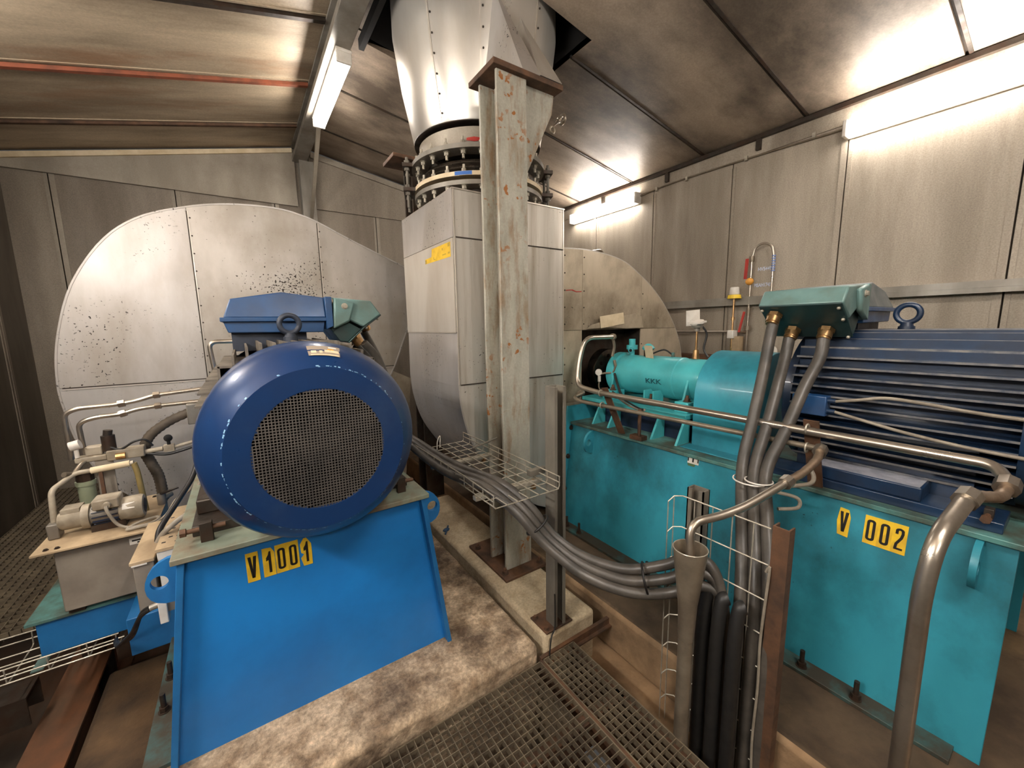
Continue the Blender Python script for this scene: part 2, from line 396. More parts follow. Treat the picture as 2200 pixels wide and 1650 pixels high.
panel_wall('wall_front', [WALLD, SEAM, WALLB], 'x', YF, -1, XL, XR, -.65, lambda x: roofz(x)-.01, [-.8,.2,1.2,2.2,3.2])
def gable(b):
    zt = 3.265
    b.prism([(XL, zt), (.76, zt), (.76, roofz(.76)-.03), (XL, roofz(XL)-.03)], 'xz', YB-.035, YB, 2)
    b.prism([(.93, zt), (3.95, zt), (3.95, roofz(3.95)-.03), (.93, roofz(.93)-.03)], 'xz', YB-.03, YB, 0)
    b.prism([(XL, roofz(XL)-.075), (.74, roofz(.74)-.075), (.74, roofz(.74)-.025), (XL, roofz(XL)-.025)], 'xz', YB-.06, YB-.035, 3)
    b.prism([(.95, roofz(.95)-.10), (4.1, roofz(4.1)-.10), (4.1, roofz(4.1)-.03), (.95, roofz(.95)-.03)], 'xz', YB-.06, YB-.03, 2)
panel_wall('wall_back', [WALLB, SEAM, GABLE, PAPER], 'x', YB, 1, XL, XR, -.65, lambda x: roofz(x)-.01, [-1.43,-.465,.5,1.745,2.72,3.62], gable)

# roof slopes: sheets laid between joints, with an opening for the stack on the right slope
SY = [YF] + [.70+.92*k for k in range(-3, 6)] + [YB]
HX0, HX1, HY0, HY1 = 1.03, 2.315, 2.315, 3.57
def roof(name, m, xa, xb, hole):
    b = B()
    def sheet(x0, x1, y0, y1, d0=0, d1=.05, mi=0):
        if x1-x0 < .002 or y1-y0 < .002: return
        b.prism([(x0, roofz(x0)+d0), (x1, roofz(x1)+d0), (x1, roofz(x1)+d1), (x0, roofz(x0)+d1)], 'xz', y0, y1, mi)
    for y0, y1 in zip(SY, SY[1:]):
        y0g, y1g = y0+.011, y1-.011
        if hole and y0g < HY1 and y1g > HY0:
            sheet(xa, HX0, y0g, y1g); sheet(HX1, xb, y0g, y1g)
            sheet(HX0, HX1, y0g, max(y0g, HY0)); sheet(HX0, HX1, min(y1g, HY1), y1g)
        else: sheet(xa, xb, y0g, y1g)
    for y in SY[1:-1]:                       # dark joint backing and a raised lip beside it
        if hole and HY0 < y < HY1:
            sheet(xa, HX0, y-.01, y+.01, .02, .05, 1); sheet(HX1, xb, y-.01, y+.01, .02, .05, 1)
            sheet(HX1, xb, y-.03, y-.009, -.006, 0, 2)
        else:
            sheet(xa, xb, y-.01, y+.01, .02, .05, 1); sheet(xa, xb, y-.03, y-.009, -.006, 0, 2)
    return struct(put(name, b, m, smooth=0))
roof('ceiling', [CEILR, SEAM, DARKST], RX, XR, True)
roof('ceiling', [CEILL, SEAM, CEILL], XL, RX, False)
# boxed-in opening round the stack
b = B()
b.box(HX0-.04, HX0, HY0, HY1, 3.9, 4.7).box(HX1, HX1+.04, HY0, HY1, 3.75, 4.7)
b.box(HX0-.04, HX1+.04, HY0-.04, HY0, 3.98, 4.7).box(HX0-.04, HX1+.04, HY1, HY1+.04, 3.98, 4.7).box(HX0-.04, HX1+.04, HY0-.04, HY1+.04, 4.7, 4.74)
struct(put('trim_1', b, BLACK))
for k, (y, m) in enumerate(((3.46, DARKST), (4.40, RUSTRED), (5.30, RUSTST), (2.54, DARKST))):   # red oxide battens on the left slope
    b = B(); x0, x1 = XL+.02, .735
    b.prism([(x0, roofz(x0)-.028), (x1, roofz(x1)-.028), (x1, roofz(x1)), (x0, roofz(x0))], 'xz', y-.0, y+.04)
    struct(put('trim_%d' % (k+2), b, m))
b = B()
b.box(XR-.05, XR, YF, YB, 3.385, 3.42).box(XR-.012, XR, YF, YB, 3.26, 3.385, 1)
struct(put('trim_6', b, [DARKST, WALL]))

b = B()
b.box(.735, .895, YF, YB-.01, 3.80, 3.812).box(.80, .815, YF, YB-.01, 3.81, 3.97).box(.735, .75, YF, YB-.01, 3.812, 3.85).box(.88, .895, YF, YB-.01, 3.812, 3.97).box(.735,.895,YF,YB-.01,3.955,3.97)
tag(put('ridge_beam', b, GREYST, bevel=.004), 'long grey steel beam running under the roof ridge', 'beam')
b = B(); b.box(.80, .96, 5.86, 5.875, -.65, 3.8).box(.80, .96, 5.985, 6.0-.002, -.65, 3.8).box(.872, .888, 5.875, 5.985, -.65, 3.8)
tag(put('gable_post', b, GREYST), 'grey steel post standing against the back wall under the ridge beam', 'post')
b = B(); b.bar((.87, 4.78, 3.80), (.89, 5.86, 3.12), .035, .05)
tag(put('knee_brace', b, GABLE), 'pale flat brace slanting from ridge beam down to the gable post', 'brace')
for k in range(3):
    pass
for k, y in enumerate((2.96, 1.99, 3.93)):
    b = B(); b.box(XR-.045, XR-.012, y-.02, y+.02, 3.29, 3.385)
    tag(put('eave_bracket', b, DARKST), ('dark eave bracket on the right wall midway between the two right-wall lamps','dark eave bracket on the right wall nearest the big right-hand lamp','dark eave bracket on the right wall above the small far lamp')[k], 'bracket', 'brackets under the right eave')

# conduit along the right wall
t = thing('cable_conduit', 'thin grey conduit clipped along the top of the right wall between two lamps', 'conduit', (4.185, 2.3, 3.25))
b = B(); b.tube([(4.185, 3.33, 3.24), (4.183, 2.9, 3.265), (4.183, 2.0, 3.25), (4.183, 1.33, 3.225)], .008, n=8)
put('conduit_tube', b, PIPED, t)
for y in (3.1, 2.72, 2.1, 1.55):
    b = B(); b.box(4.168, 4.2, y-.012, y+.012, 3.235, 3.275); put('clip', b, ZINC, t)

def fluorescent(name_lab, c, along, L, w, h, out, m=None):
    """batten housing with a lit diffuser; out = unit vector from its mount towards the room"""
    c = Vector(c); a = Vector(along); o = Vector(out); s = a.cross(o)
    t = thing('fluorescent_lamp', name_lab, 'lamp', c, 'fluorescent lamps')
    b = B(); b.obox(c+o*.012, a*L/2, s*w/2, o*.012); put('housing', b, WHITE, t, bevel=.004)
    b = B(); b.obox(c+o*(.024+h/2), a*(L/2-.03), s*(w/2-.006), o*h/2); put('diffuser', b, m or LAMP, t, bevel=.012)
    for k in (-1, 1):
        b = B(); b.obox(c+o*(.024+h/2)+a*k*(L/2-.014), a*.014, s*(w/2-.002), o*(h/2+.001)); put('end_cap', b, WHITE, t, bevel=.006)
    return t
fluorescent('lit fluorescent lamp hung under the ridge beam', (.845, 4.05, 3.80), (0,1,0), 1.2, .115, .075, (0,0,-1))
fluorescent('long bright fluorescent lamp on the right wall nearest the camera', (4.198, .73, 3.20), (0,1,0), 1.2, .13, .08, (-1,0,0))
fluorescent('small-looking lit fluorescent lamp on the right wall behind the square duct', (4.198, 3.925, 3.215), (0,1,0), 1.19, .13, .08, (-1,0,0))
# unseen lamps outside the frame, set brighter than the visible ones as fill
fluorescent('fluorescent lamp under the ridge beam behind the camera', (.845, -.9, 3.80), (0,1,0), 1.2, .115, .075, (0,0,-1), LAMP2)
fluorescent('fluorescent lamp on the left wall just outside the frame', (XL+.002, 3.0, 3.15), (0,1,0), 1.2, .13, .08, (1,0,0), LAMP3)
fluorescent('fluorescent lamp on the left wall beside the camera', (XL+.002, .70, 2.75), (0,1,0), 1.2, .13, .08, (1,0,0), LAMP2)

fluorescent('added fluorescent fill lamp on the front wall behind the camera at left', (-.6, YF+.002, 2.9), (1,0,0), 1.2, .13, .08, (0,1,0), LAMP3)  # added to brighten the fronts facing the camera; no such lamp is known

# ------------------------------------------------------------------ plinths, gratings
b = B(); b.box(-.425, 1.12, 1.45, 5.2, -.65, .07)
tag(put('concrete_plinth', b, CONC, bevel=.03, seg=3), 'dirty stained concrete plinth under the bright blue machine base', 'plinth')
b = B(); b.box(1.16, 1.525, 1.45, 3.4, -.655, .092)
tag(put('concrete_pad', b, CONCL, bevel=.025, seg=3), 'narrow pale concrete pad carrying the tall steel column', 'plinth')
b = B(); b.box(1.62, 4.0, -1.4, 5.0, -.2, .07)
b.bm.normal_update()
for f in b.bm.faces:
    if f.calc_center_median().z > .06: f.material_index = 1  # top face in a darker brown than the sides
tag(put('concrete_plinth', b, [CONCT, DARKBR], bevel=.03, seg=3), 'tan concrete plinth under the turquoise machine base', 'plinth')

def grating(lab, x0, x1, y0, y1, z, p=.034, h=.03, frame=True, th=.003, m=GRATE):
    b = B()
    nx = int((x1-x0)/p); ny = int((y1-y0)/p)
    for i in range(1, nx): b.box(x0+i*p-th/2, x0+i*p+th/2, y0, y1, z-h, z)
    for j in range(1, ny): b.box(x0, x1, y0+j*p-th/2, y0+j*p+th/2, z-h*.55, z-.001)
    t = thing('floor_grating', lab, 'grating', ((x0+x1)/2, (y0+y1)/2, z), 'walkway gratings')
    put('bar_mesh', b, m, t, smooth=0)
    b = B(); w = .005
    b.box(x0, x1, y0, y0+w, z-h, z).box(x0, x1, y1-w, y1, z-h, z).box(x0, x0+w, y0, y1, z-h, z).box(x1-w, x1, y0, y1, z-h, z)
    put('rim', b, GRATE, t, smooth=0)
    return t
grating('wide steel walkway grating in front of the bright blue machine base', -.62, 1.108, -1.0, 1.425, 0)
grating('narrow steel grating strip beside the tan concrete ledge', 1.122, 1.335, -1.0, 1.425, 0)
grating('dark floor grating in the far left corner behind the oil tank', XL+.01, -.64, 3.15, 5.9, .1, p=.045, h=.035)
b = B(); b.box(1.118, 1.62, 1.428, 1.448, -.035, .004).box(1.118, 1.62, 1.408, 1.428, -.04, -.032)
tag(put('angle_iron', b, RUSTST), 'rusty angle iron bearer along the front of the pale pad', 'beam')
b = B(); b.box(1.108, 1.122, -1.0, 1.43, -.12, -.002)
tag(put('grating_bearer', b, RUSTST), 'steel bearer in the joint between the two front gratings', 'beam')
b = B()
for y in (-.6, .3, 1.1): b.box(-.62, 1.33, y-.03, y+.03, -.16, -.032)
b.box(1.30, 1.36, -1, 1.42, -.2, -.032)
tag(put('grating_support', b, RUSTST), 'dark steel joists under the front walkway gratings', 'beam')

# ------------------------------------------------------------------ machine base
def sticker(par, ch, o, ux, uz, w=.042, h=.122, shape=0, mi_skew=0):
    """one yellow adhesive character; o = lower left corner"""
    o, ux, uz = Vector(o), Vector(ux).normalized(), Vector(uz).normalized(); nn = ux.cross(uz)
    b = B(); pts = [(0,0),(w,0),(w,h),(0,h)]
    if shape == 1: pts = [(0,0),(w,0),(w,h*.8),(w*.75,h*.98),(w*.3,h),(0,h)]
    if shape == 2: pts = [(w*.2,0),(w,.0),(w,h*.75),(w*.6,h),(w*.35,h),(0,h*.8),(w*.05,h*.5),(w*.3,h*.42),(0,h*.3)]
    if shape == 3: pts = [(0.1*w,0),(w*.95,-.004),(w,h*.7),(w*.8,h*.97),(w*.1,h),(-.04*w,h*.5)]
    A = [b.bm.verts.new(o+ux*u+uz*v+nn*.0012) for u, v in pts]; C = [b.bm.verts.new(o+ux*u+uz*v) for u, v in pts]
    b._face(A, 0)
    for i in range(len(pts)):
        j = (i+1) % len(pts); b._face([A[i], C[i], C[j], A[j]], 0)
    q = o+nn*.0022; x0, x1, z0, z1 = w*.2, w*.8, h*.13, h*.87; s = w*.2
    P = lambda u, v: b.bm.verts.new(q+ux*u+uz*v)
    def poly(l): b._face([P(u, v) for u, v in l], 1)
    if ch == 'V':
        m = (x0+x1)/2
        poly([(x0-.002,z1),(m-s*.62,z0),(m+s*.3,z0),(m,z0+.03),(x0+s*1.0,z1)]); poly([(x1+.002,z1),(x1-s*1.0,z1),(m-.001,z0+.03),(m-s*.2,z0),(m+s*.62,z0)])
    elif ch == '1':
        m = w*.58
        poly([(m-s*.55,z0),(m+s*.55,z0),(m+s*.55,z1),(m-s*.2,z1),(m-s*.55,z1-.012)]); poly([(m-s*.55,z1-.013),(m-s*.55,z1-.036),(m-s*1.5,z1-.04),(m-s*1.5,z1-.026)])
    elif ch == '0':
        def ov(a0, a1, c0, c1, r):
            l = []
            for cx, cz, st in ((a1-r, c1-r, 0), (a0+r, c1-r, 90), (a0+r, c0+r, 180), (a1-r, c0+r, 270)):
                for k in range(5): l.append((cx+r*math.cos(math.radians(st+k*22.5)), cz+r*math.sin(math.radians(st+k*22.5))))
            return l
        O = ov(x0-.001, x1+.001, z0, z1, w*.26); I = ov(x0+s*.95, x1-s*.95, z0+s*1.1, z1-s*1.1, w*.085)
        for i in range(len(O)):
            j = (i+1) % len(O); poly([O[i], O[j], I[j], I[i]])
    elif ch == '2':
        poly([(x0,z0),(x1,z0),(x1,z0+s*.95),(x0+s*1.1,z0+s*.95),(x0,z0+s*.9)])
        path = [(x0+s*.5,z0+s*.7),(x0+s*.7,z0+h*.2),(x1-s*.8,z0+h*.42),(x1-s*.45,z0+h*.56),(x1-s*.55,z1-s*.9),((x0+x1)/2,z1-s*.5),(x0+s*.55,z1-s*.9),(x0+s*.5,z1-h*.2)]
        for (ax, az), (bx, bz) in zip(path, path[1:]):
            d = Vector((bx-ax, bz-az)); d.normalize(); n = Vector((-d.y, d.x))*s*.5; e = d*s*.12
            poly([(ax-e.x+n.x,az-e.y+n.y),(ax-e.x-n.x,az-e.y-n.y),(bx+e.x-n.x,bz+e.y-n.y),(bx+e.x+n.x,bz+e.y+n.y)])
    return put('number_sticker', b, [YELLOW, BLACKINK], par, smooth=0, label='yellow sticker with a black %s' % ch)

Z0, Z1 = .07, .912
def machine_base(lab, cx, y0, mm, mside, mtop, mped, lugm):
    t = thing('machine_base', lab, 'machine base', (cx, y0+1.1, Z0))
    L = 2.30; yf = y0-.045
    hb, ht = .567, .462
    zf = Z1-.022
    b = B(); b.prism([(-hb+.022+cx, Z0), (hb-.022+cx, Z0), (ht-.022+cx, zf), (-ht+.022+cx, zf)], 'xz', y0, y0+.015); put('front_plate', b, mm, t)
    for s in (-1, 1):
        b = B(); b.prism([(cx+s*hb, Z0), (cx+s*(hb-.022), Z0), (cx+s*(ht-.022), zf), (cx+s*ht, zf)], 'xz', yf, yf+L); put('side_plate', b, mside, t, bevel=.002)
    b = B(); b.prism([(-hb+.03+cx, Z0), (hb-.03+cx, Z0), (ht-.03+cx, zf), (-ht+.03+cx, zf)], 'xz', y0+L-.03, y0+L-.012); put('rear_plate', b, mm, t)
    b = B(); b.box(cx-ht-.016, cx+ht+.016, yf-.012, yf+L+.005, zf, Z1); put('top_plate', b, mtop, t, bevel=.003)
    # tall bolted end plate towards the fan
    b = B(); b.prism([(-hb-.05+cx, Z0), (hb+.05+cx, Z0), (ht+.04+cx, Z1+.13), (-ht-.04+cx, Z1+.13)], 'xz', yf+L+.005, yf+L+.025); put('end_plate', b, mm, t)
    for s in (-1, 1):
        for z in (.35, .62, .86):
            b = B(); x = cx+s*(hb-.125*(z-Z0)/(Z1-Z0)+.02); b.hexbolt((x, yf+L+.006, z), (0,-1,0), .016, .018); put('bolt', b, DARKST, t)
    for s in (-1, 1):
        if s > 0 and mm is BLUE: continue
        b = B(); x0, x1 = sorted((cx+s*(hb-.005), cx+s*(hb+.09))); b.box(x0, x1, y0+.02, yf+L, Z0, Z0+.018); put('foot_flange', b, FLANGED, t, bevel=.002)
        for y in ((y0+.3, y0+.5, y0+1.2, y0+1.37, y0+2.0, y0+2.14) if s < 0 else (y0+.3, y0+1.2, y0+2.0)):
            x = cx+s*(hb+.055); b = B(); b.cyl((x,y,Z0+.012),(x,y,Z0+.022),.022,n=16).cyl((x,y,Z0+.02),(x,y,Z0+.042),.018,n=6).cyl((x,y,Z0+.04),(x,y,Z0+.10),.010,n=10)
            put('anchor_bolt', b, DARKST, t)
    # lifting lugs: D plates with an eye
    for s in (-1, 1):
        for y in (y0+.035, y0+2.0):
            z0, z1, zc = .70, .885, .80
            e = lambda z: hb-.105*(z-Z0)/(Z1-Z0)-.004
            n = 24; O = []; I = []
            for i in range(n):
                a = -PI/2 + PI*i/(n//2-1) if i < n//2 else None
                if i < n//2:
                    z = zc+.088*math.sin(a); O.append((cx+s*(e(z)+.095*max(0, math.cos(a))**.75), z))
                else:
                    f = (i-n//2)/(n//2-1); z = zc+.088-.176*f; O.append((cx+s*e(z), z))
            for i in range(n):
                a = -PI/2+2*PI*i/n*1.0; I.append((cx+s*(e(zc)+.055+.026*math.cos(a)), zc+.026*math.sin(a)))
            b = B(); b.prism(O, 'xz', y, y+.02, hole=I); put('lifting_lug', b, lugm, t)
    # raised pedestal for the bearing housing
    y1, y2 = y0+1.33, y0+2.28
    b = B(); b.box(cx-.33, cx+.33, y1, y2, 1.075, 1.105); put('pedestal_plate', b, mped, t, bevel=.003)
    b = B()
    for y in (y1+.02, y1+.22, y2-.32, y2-.12):
        b.box(cx-.26, cx+.26, y, y+.018, Z1, 1.075)
    b.box(cx-.25, cx-.235, y1+.02, y2-.1, Z1, 1.075); b.box(cx+.235, cx+.25, y1+.02, y2-.1, Z1, 1.075)
    put('pedestal_web', b, DARKNAVY, t)
    for y in (y1+.01, y1+.2, y2-.36, y2-.2):
        for s in (-1, 1):
            b = B(); b.prism([(cx+s*.26, Z1), (cx+s*.40, Z1), (cx+s*.31, 1.075), (cx+s*.26, 1.075)], 'xz', y, y+.016); put('gusset', b, mped, t)
    # jacking brackets in front of the motor feet
    for s in (-1, 1):
        x = cx+s*.375; b = B(); b.box(x-.02, x+.02, y0+.03, y0+.055, Z1, Z1+.075); put('jack_bracket', b, DARKST, t, bevel=.002)
        b = B(); b.cyl((x-.06*1, y0+.043, Z1+.05), (x+.06, y0+.043, Z1+.05), .009, n=10).cyl((x-.078, y0+.043, Z1+.05), (x-.06, y0+.043, Z1+.05), .016, n=6); put('jack_screw', b, RUSTST, t)
    return t
base1 = machine_base('bright blue sloping steel base lettered V1001 under the left motor', .195, 1.78, BLUE, BLUED, PALEGR, TURQ, BLUED)
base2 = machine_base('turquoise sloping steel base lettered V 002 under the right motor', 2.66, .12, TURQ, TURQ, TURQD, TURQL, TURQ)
for ch, x, sh, dz in (('V',-.071,0,0), ('1',-.016,1,.002), ('0',.028,0,.002), ('0',.070,0,.002), ('1',.118,2,.0)):
    sticker(base1, ch, (x, 1.7795, .7135+dz), (1,0,0), (0,0,1), shape=sh)
def side2(y, z, cx=2.66): return cx-(.567-.105*(z-Z0)/(.89-Z0))
uz = Vector((side2(0,.85)-side2(0,.73), 0, .12)).normalized()
for ch, y, sh in (('V',.584,3), ('0',.490,0), ('0',.4445,0), ('2',.399,0)):
    sticker(base2, ch, (side2(0,.733)-.001, y, .733), (0,-1,0), uz, w=.0455, h=.124, shape=sh)
o = Vector((side2(0,.853)-.001, 1.338, .853))
b = B(); pts = [(0,0),(.072,0),(.072,.042),(.06,.05),(.012,.05),(0,.044)]
b._face([b.bm.verts.new(o+Vector((-.001,-u,0))+uz*v) for u, v in pts], 0)
for u0, u1, v0, v1 in ((.001,.009,.012,.04), (.03,.041,.01,.034), (.063,.071,.012,.04)):
    b._face([b.bm.verts.new(o+Vector((-.0016,-u,0))+uz*v) for u, v in ((u0,v0),(u1,v0),(u1,v1),(u0,v1))], 1)
b._face([b.bm.verts.new(o+Vector((-.001,-u,0))+uz*v) for u, v in ((.005,-.016),(.048,-.016),(.052,-.001),(.002,-.001))], 2)
put('label_plate', b, [WHITE, BLACKINK, mat('olive_tape', srgb(74,96,60))], base2, smooth=0, label='small white plate with black bars')

# ------------------------------------------------------------------ motors
AZ = 1.293
def motor(lab, ax, y0, s, mbody, mcover, mfin, tips=False, mlid=None):
    mlid = mlid or BOXBLUE
    """s = +1: cable entry on the +x side"""
    t = thing('electric_motor', lab, 'motor', (ax, y0+.4, Z1))
    b = B(); b.lathe([(-.02,.0),(-.02,.27),(0,.285),(.76,.285),(.78,.27),(.78,.0)], (ax, y0, AZ), 'y', 40); put('stator_body', b, mbody, t)
    b = B()
    for k in range(-6, 7):
        o = k*.046
        zi = math.sqrt(max(.285**2-o*o, .01))*.97; zo = min(.358, math.sqrt(.392**2-o*o))
        ya, yb = y0+.0, y0+.74
        for q in (-1, 1):
            if tips: b.box(*sorted((ax+q*zo, ax+q*(zo+.002))), ya, yb, AZ+o-.0045, AZ+o+.0045, 1)
            x0, x1 = sorted((ax+q*zi, ax+q*zo)); b.prism([(ya, AZ+o-.004), (yb, AZ+o-.004), (yb, AZ+o+.004), (ya, AZ+o+.004)], 'yz', x0, x1)
            z0, z1 = sorted((AZ+q*zi, AZ+q*zo))
            if tips and q > 0: b.box(ax+o-.0045, ax+o+.0045, ya, yb, z1, z1+.002, 1)
            if q > 0 or abs(o) < .13: b.box(ax+o-.004, ax+o+.004, ya, yb, z0, z1)
    put('cooling_fins', b, [mfin, FINTIP], t, smooth=0)
    b = B(); b.lathe([(.735,.29),(.74,.355),(.775,.355),(.80,.30),(.83,.16),(.83,0)], (ax, y0, AZ), 'y', 40); put('end_shield', b, mbody, t)
    b = B(); b.lathe([(.83,.0),(.83,.05),(.93,.05),(.93,0)], (ax, y0, AZ), 'y', 20); put('shaft', b, PIPE, t)
    # fan cover with a square-holed grille
    b = B(); b.lathe([(.0,.352),(.0,.362),(-.17,.364),(-.215,.357),(-.26,.337),(-.295,.305),(-.314,.288),(-.322,.281),(-.322,.209),(-.318,.209),(-.316,.276),(-.29,.298),(-.21,.347),(-.17,.354)], (ax, y0, AZ), 'y', 72, closed=True)
    put('fan_cover', b, mcover, t, smooth=30)
    b = B(); p = .0098; R = .205; n = int(.226/p)+1; yg0, yg1 = y0-.3205, y0-.3165
    for i in range(-n, n+1):
        for j in range(-n, n+1):
            cx_, cz_ = i*p, j*p; r = math.hypot(cx_, cz_)
            if R <= r < .222: b.box(ax+cx_-p/2, ax+cx_+p/2, yg0+.001, yg1, AZ+cz_-p/2, AZ+cz_+p/2, 1)
    for i in range(-n, n+1):
        o = (i+.5)*p
        if abs(o) < R:
            h = math.sqrt(R*R-o*o)+.004
            b.box(ax+o-.0015, ax+o+.0015, yg0, yg1, AZ-h, AZ+h); b.box(ax-h, ax+h, yg0+.0004, yg1-.0004, AZ+o-.0015, AZ+o+.0015)
    put('grille', b, [GRILLE, mcover], t, smooth=0, label='dusty square-mesh grille')
    b = B(); b.lathe([(-.03,.0),(-.03,.34),(-.034,.34),(-.034,0)], (ax, y0, AZ), 'y', 40)
    for k in range(7):
        a = 2*PI*k/7; u = Vector((math.cos(a),0,math.sin(a))); w = Vector((-math.sin(a),0,math.cos(a)))
        b.obox(Vector((ax,y0-.17,AZ))+u*.19, u*.11, w*.004, (0,.09,0))
    b.cyl((ax,y0-.25,AZ),(ax,y0-.04,AZ),.08)
    put('fan_rotor', b, BLACK, t)
    # feet on rails
    for q in (-1, 1):
        x0, x1 = sorted((ax+q*.24, ax+q*.425)); b = B(); b.box(x0, x1, y0+(.0 if tips else .10), y0+.92, Z1, Z1+.04); put('foot_rail', b, NAVY if tips else DARKST, t, bevel=.003)
        for ya, yb in ((.22, .60),) if q else ():
            x0, x1 = sorted((ax+q*.22, ax+q*.415)); b = B(); b.box(x0, x1, y0+ya, y0+yb, Z1+.04, Z1+.1); put('foot', b, [NAVY if tips else DARKST], t, bevel=.006)
            b = B(); xa, xb = sorted((ax+q*.24, ax+q*.41)); b.box(xa, xb, y0+ya+.008, y0+yb-.008, Z1+.1002, Z1+.1015); put('foot_top', b, mat('worn_foot', srgb(196,196,204), srgb(150,152,164), .4, .3, 14) if q < 0 and tips else (NAVY if tips else DARKST), t, label='worn shiny top of the motor foot' if tips else None)
        b = B(); x0, x1 = sorted((ax+q*.20, ax+q*.26)); b.box(x0, x1, y0+.1, y0+.72, Z1+.03, AZ-.1); put('foot_web', b, mbody, t)
    # eyebolt
    ye = y0+.41; zt = AZ+.362
    b = B(); b.cyl((ax,ye,zt-.03),(ax,ye,zt+.012),.034,.03,n=20).cyl((ax,ye,zt+.012),(ax,ye,zt+.03),.026,.02,n=16)
    b.torus((ax,ye,zt+.072), 'y' if s > 0 else 'x', .042, .0125, 32, 12); put('eyebolt', b, NAVYTOP if s > 0 else NAVY, t)
    # terminal box
    X = lambda u: ax+s*u
    ya, yb = y0+.52, y0+.90
    def pr(pts, a, c, mi=0): b.prism([(X(u), z) for u, z in pts], 'xz', a, c, mi)
    b = B(); pr([(-.245,1.69),(.168,1.685),(.178,1.745),(-.262,1.745)], ya+.012, yb-.012); tb = put('terminal_box', b, BOXBLUE, t, bevel=.004)
    b = B(); pr([(-.272,1.742),(.186,1.742),(.186,1.762),(-.272,1.762)], ya-.006, yb+.006); put('box_rim', b, BOXBLUE, tb, bevel=.003)
    b = B()
    f = [(-.258,1.762),(.182,1.762),(.182,1.866),(-.01,1.888),(-.226,1.85)]
    A = [b.bm.verts.new((X(u), ya, z)) if z < 1.8 else b.bm.verts.new((X(u), ya+.035, z)) for u, z in f]
    C = [b.bm.verts.new((X(u), yb, z)) if z < 1.8 else b.bm.verts.new((X(u), yb-.03, z)) for u, z in f]
    for i in range(5):
        j = (i+1) % 5; b._face([A[i],A[j],C[j],C[i]])
    b._face(A); b._face(C[::-1]); put('box_lid', b, mlid, tb, bevel=.005)
    b = B(); pr([(-.235,1.60),(.09,1.60),(.09,1.69),(-.235,1.69)], y0+.57, y0+.85); put('box_neck', b, NAVYTOP, tb)
    b = B(); pr([(.182,1.70),(.215,1.715),(.215,1.868),(.182,1.868)], ya-.01, yb+.01); put('adapter_flange', b, BOXBLUE if s > 0 else GLANDGR, tb, bevel=.003)
    up = [(.215,1.866),(.42,1.852),(.472,1.778),(.372,1.708),(.228,1.785)]
    lo = [(.215,1.785),(.232,1.772),(.362,1.697),(.286,1.628),(.246,1.635),(.205,1.70)]
    b = B(); pr(up, y0+.525, y0+.875); put('entry_hood', b, GLANDGR, tb, bevel=.008)
    b = B(); pr(lo, y0+.54, y0+.86); pr([(.372,1.708),(.362,1.697),(.286,1.628),(.29,1.62),(.376,1.70),(.474,1.772),(.472,1.78)], y0+.53, y0+.87); put('gland_plate', b, GLANDDK, tb, bevel=.003)
    for yy in (.545, .86):
        for u, z in ((.455,1.758),(.39,1.707),(.30,1.625)):
            b = B(); b.sphere((X(u), y0+yy, z-.004), .008, 10); put('cap_screw', b, ZINC, tb)
    for yy in (.53, .89):
        b = B(); b.hexbolt((X(.216), y0+yy-.005, 1.845), (s,0,0), .01, .01); put('cap_screw', b, ZINC, tb)
    b = B(); pr([(.215,1.70),(.30,1.74),(.33,1.84),(.225,1.866)], y0+.505, y0+.53) ; put('hinge_ear', b, GLANDGR, tb, bevel=.01)
    b = B(); b.hexbolt((X(.275), y0+.505, 1.82), (0,-1,0), .012, .012); put('cap_screw', b, ZINC, tb)
    for (u, yy, z) in ((.43,.81,1.735),(.335,.76,1.66),(.335,.62,1.66)):
        d = Vector((s*.55, 0, -.83)); p = Vector((X(u), y0+yy, z)); b = B()
        b.cyl(p, p+d*.02, .034, n=6).cyl(p+d*.02, p+d*.05, .030, n=20).cyl(p+d*.05, p+d*.06, .026, n=20); put('cable_gland', b, BRASS, tb)
    return t
m1 = motor('deep blue motor whose round grille faces the camera', .195, 1.78, 1, NAVY, mat('cover_blue', srgb(17,50,94), srgb(13,42,82), .36, .1, 3, (1,1,1), srgb(60,82,108), .3, 3.5, coat=.25, dirt_lo=.5), FINBR)
m2 = motor('dark navy finned motor at the right edge on the turquoise base', 2.66, .12, -1, NAVY, NAVY, NAVY, True, mat('dusty_lid', srgb(112,116,114), srgb(84,90,92), .5, 0, 5))
# chipped paint round the face of the left fan cover
b = B()
for k in range(150):
    a = random.uniform(0, 2*PI); 
    if not (random.random() < .25 or 1.9 < a < 5.2 or a < .9): continue
    r = .2845+random.uniform(-.0015,.002); da = random.uniform(.008,.04); w = random.uniform(.0008,.0022)
    P = lambda r_, a_, y_: b.bm.verts.new((.195+r_*math.sin(a_), 1.78+y_, AZ+r_*math.cos(a_)))
    yy = -.3205-.0002
    b._face([P(r-w,a,-.3208),P(r-w,a+da,-.3208),P(r+w,a+da,-.3172),P(r+w,a,-.3172)])
put('chipped_edge', b, mat('bare_chip', srgb(120,160,190), None, .5), m1, smooth=0)
b = B(); th0 = .06
def cov(a, tt):    # point on the sloping shoulder of the cover
    r = .349-(.349-.318)*tt; y = -.238-(.283-.238)*tt
    return Vector((.195+(r+.0015)*math.sin(a), 1.78+y-.0012, AZ+(r+.0015)*math.cos(a)))
def patch(a0, a1, t0, t1, mi, lift=0):
    n = 6
    for k in range(n):
        p, q = a0+(a1-a0)*k/n, a0+(a1-a0)*(k+1)/n
        L = Vector((0,-.5,.8))*lift
        b._face([b.bm.verts.new(cov(p,t1)+L), b.bm.verts.new(cov(q,t1)+L), b.bm.verts.new(cov(q,t0)+L), b.bm.verts.new(cov(p,t0)+L)], mi)
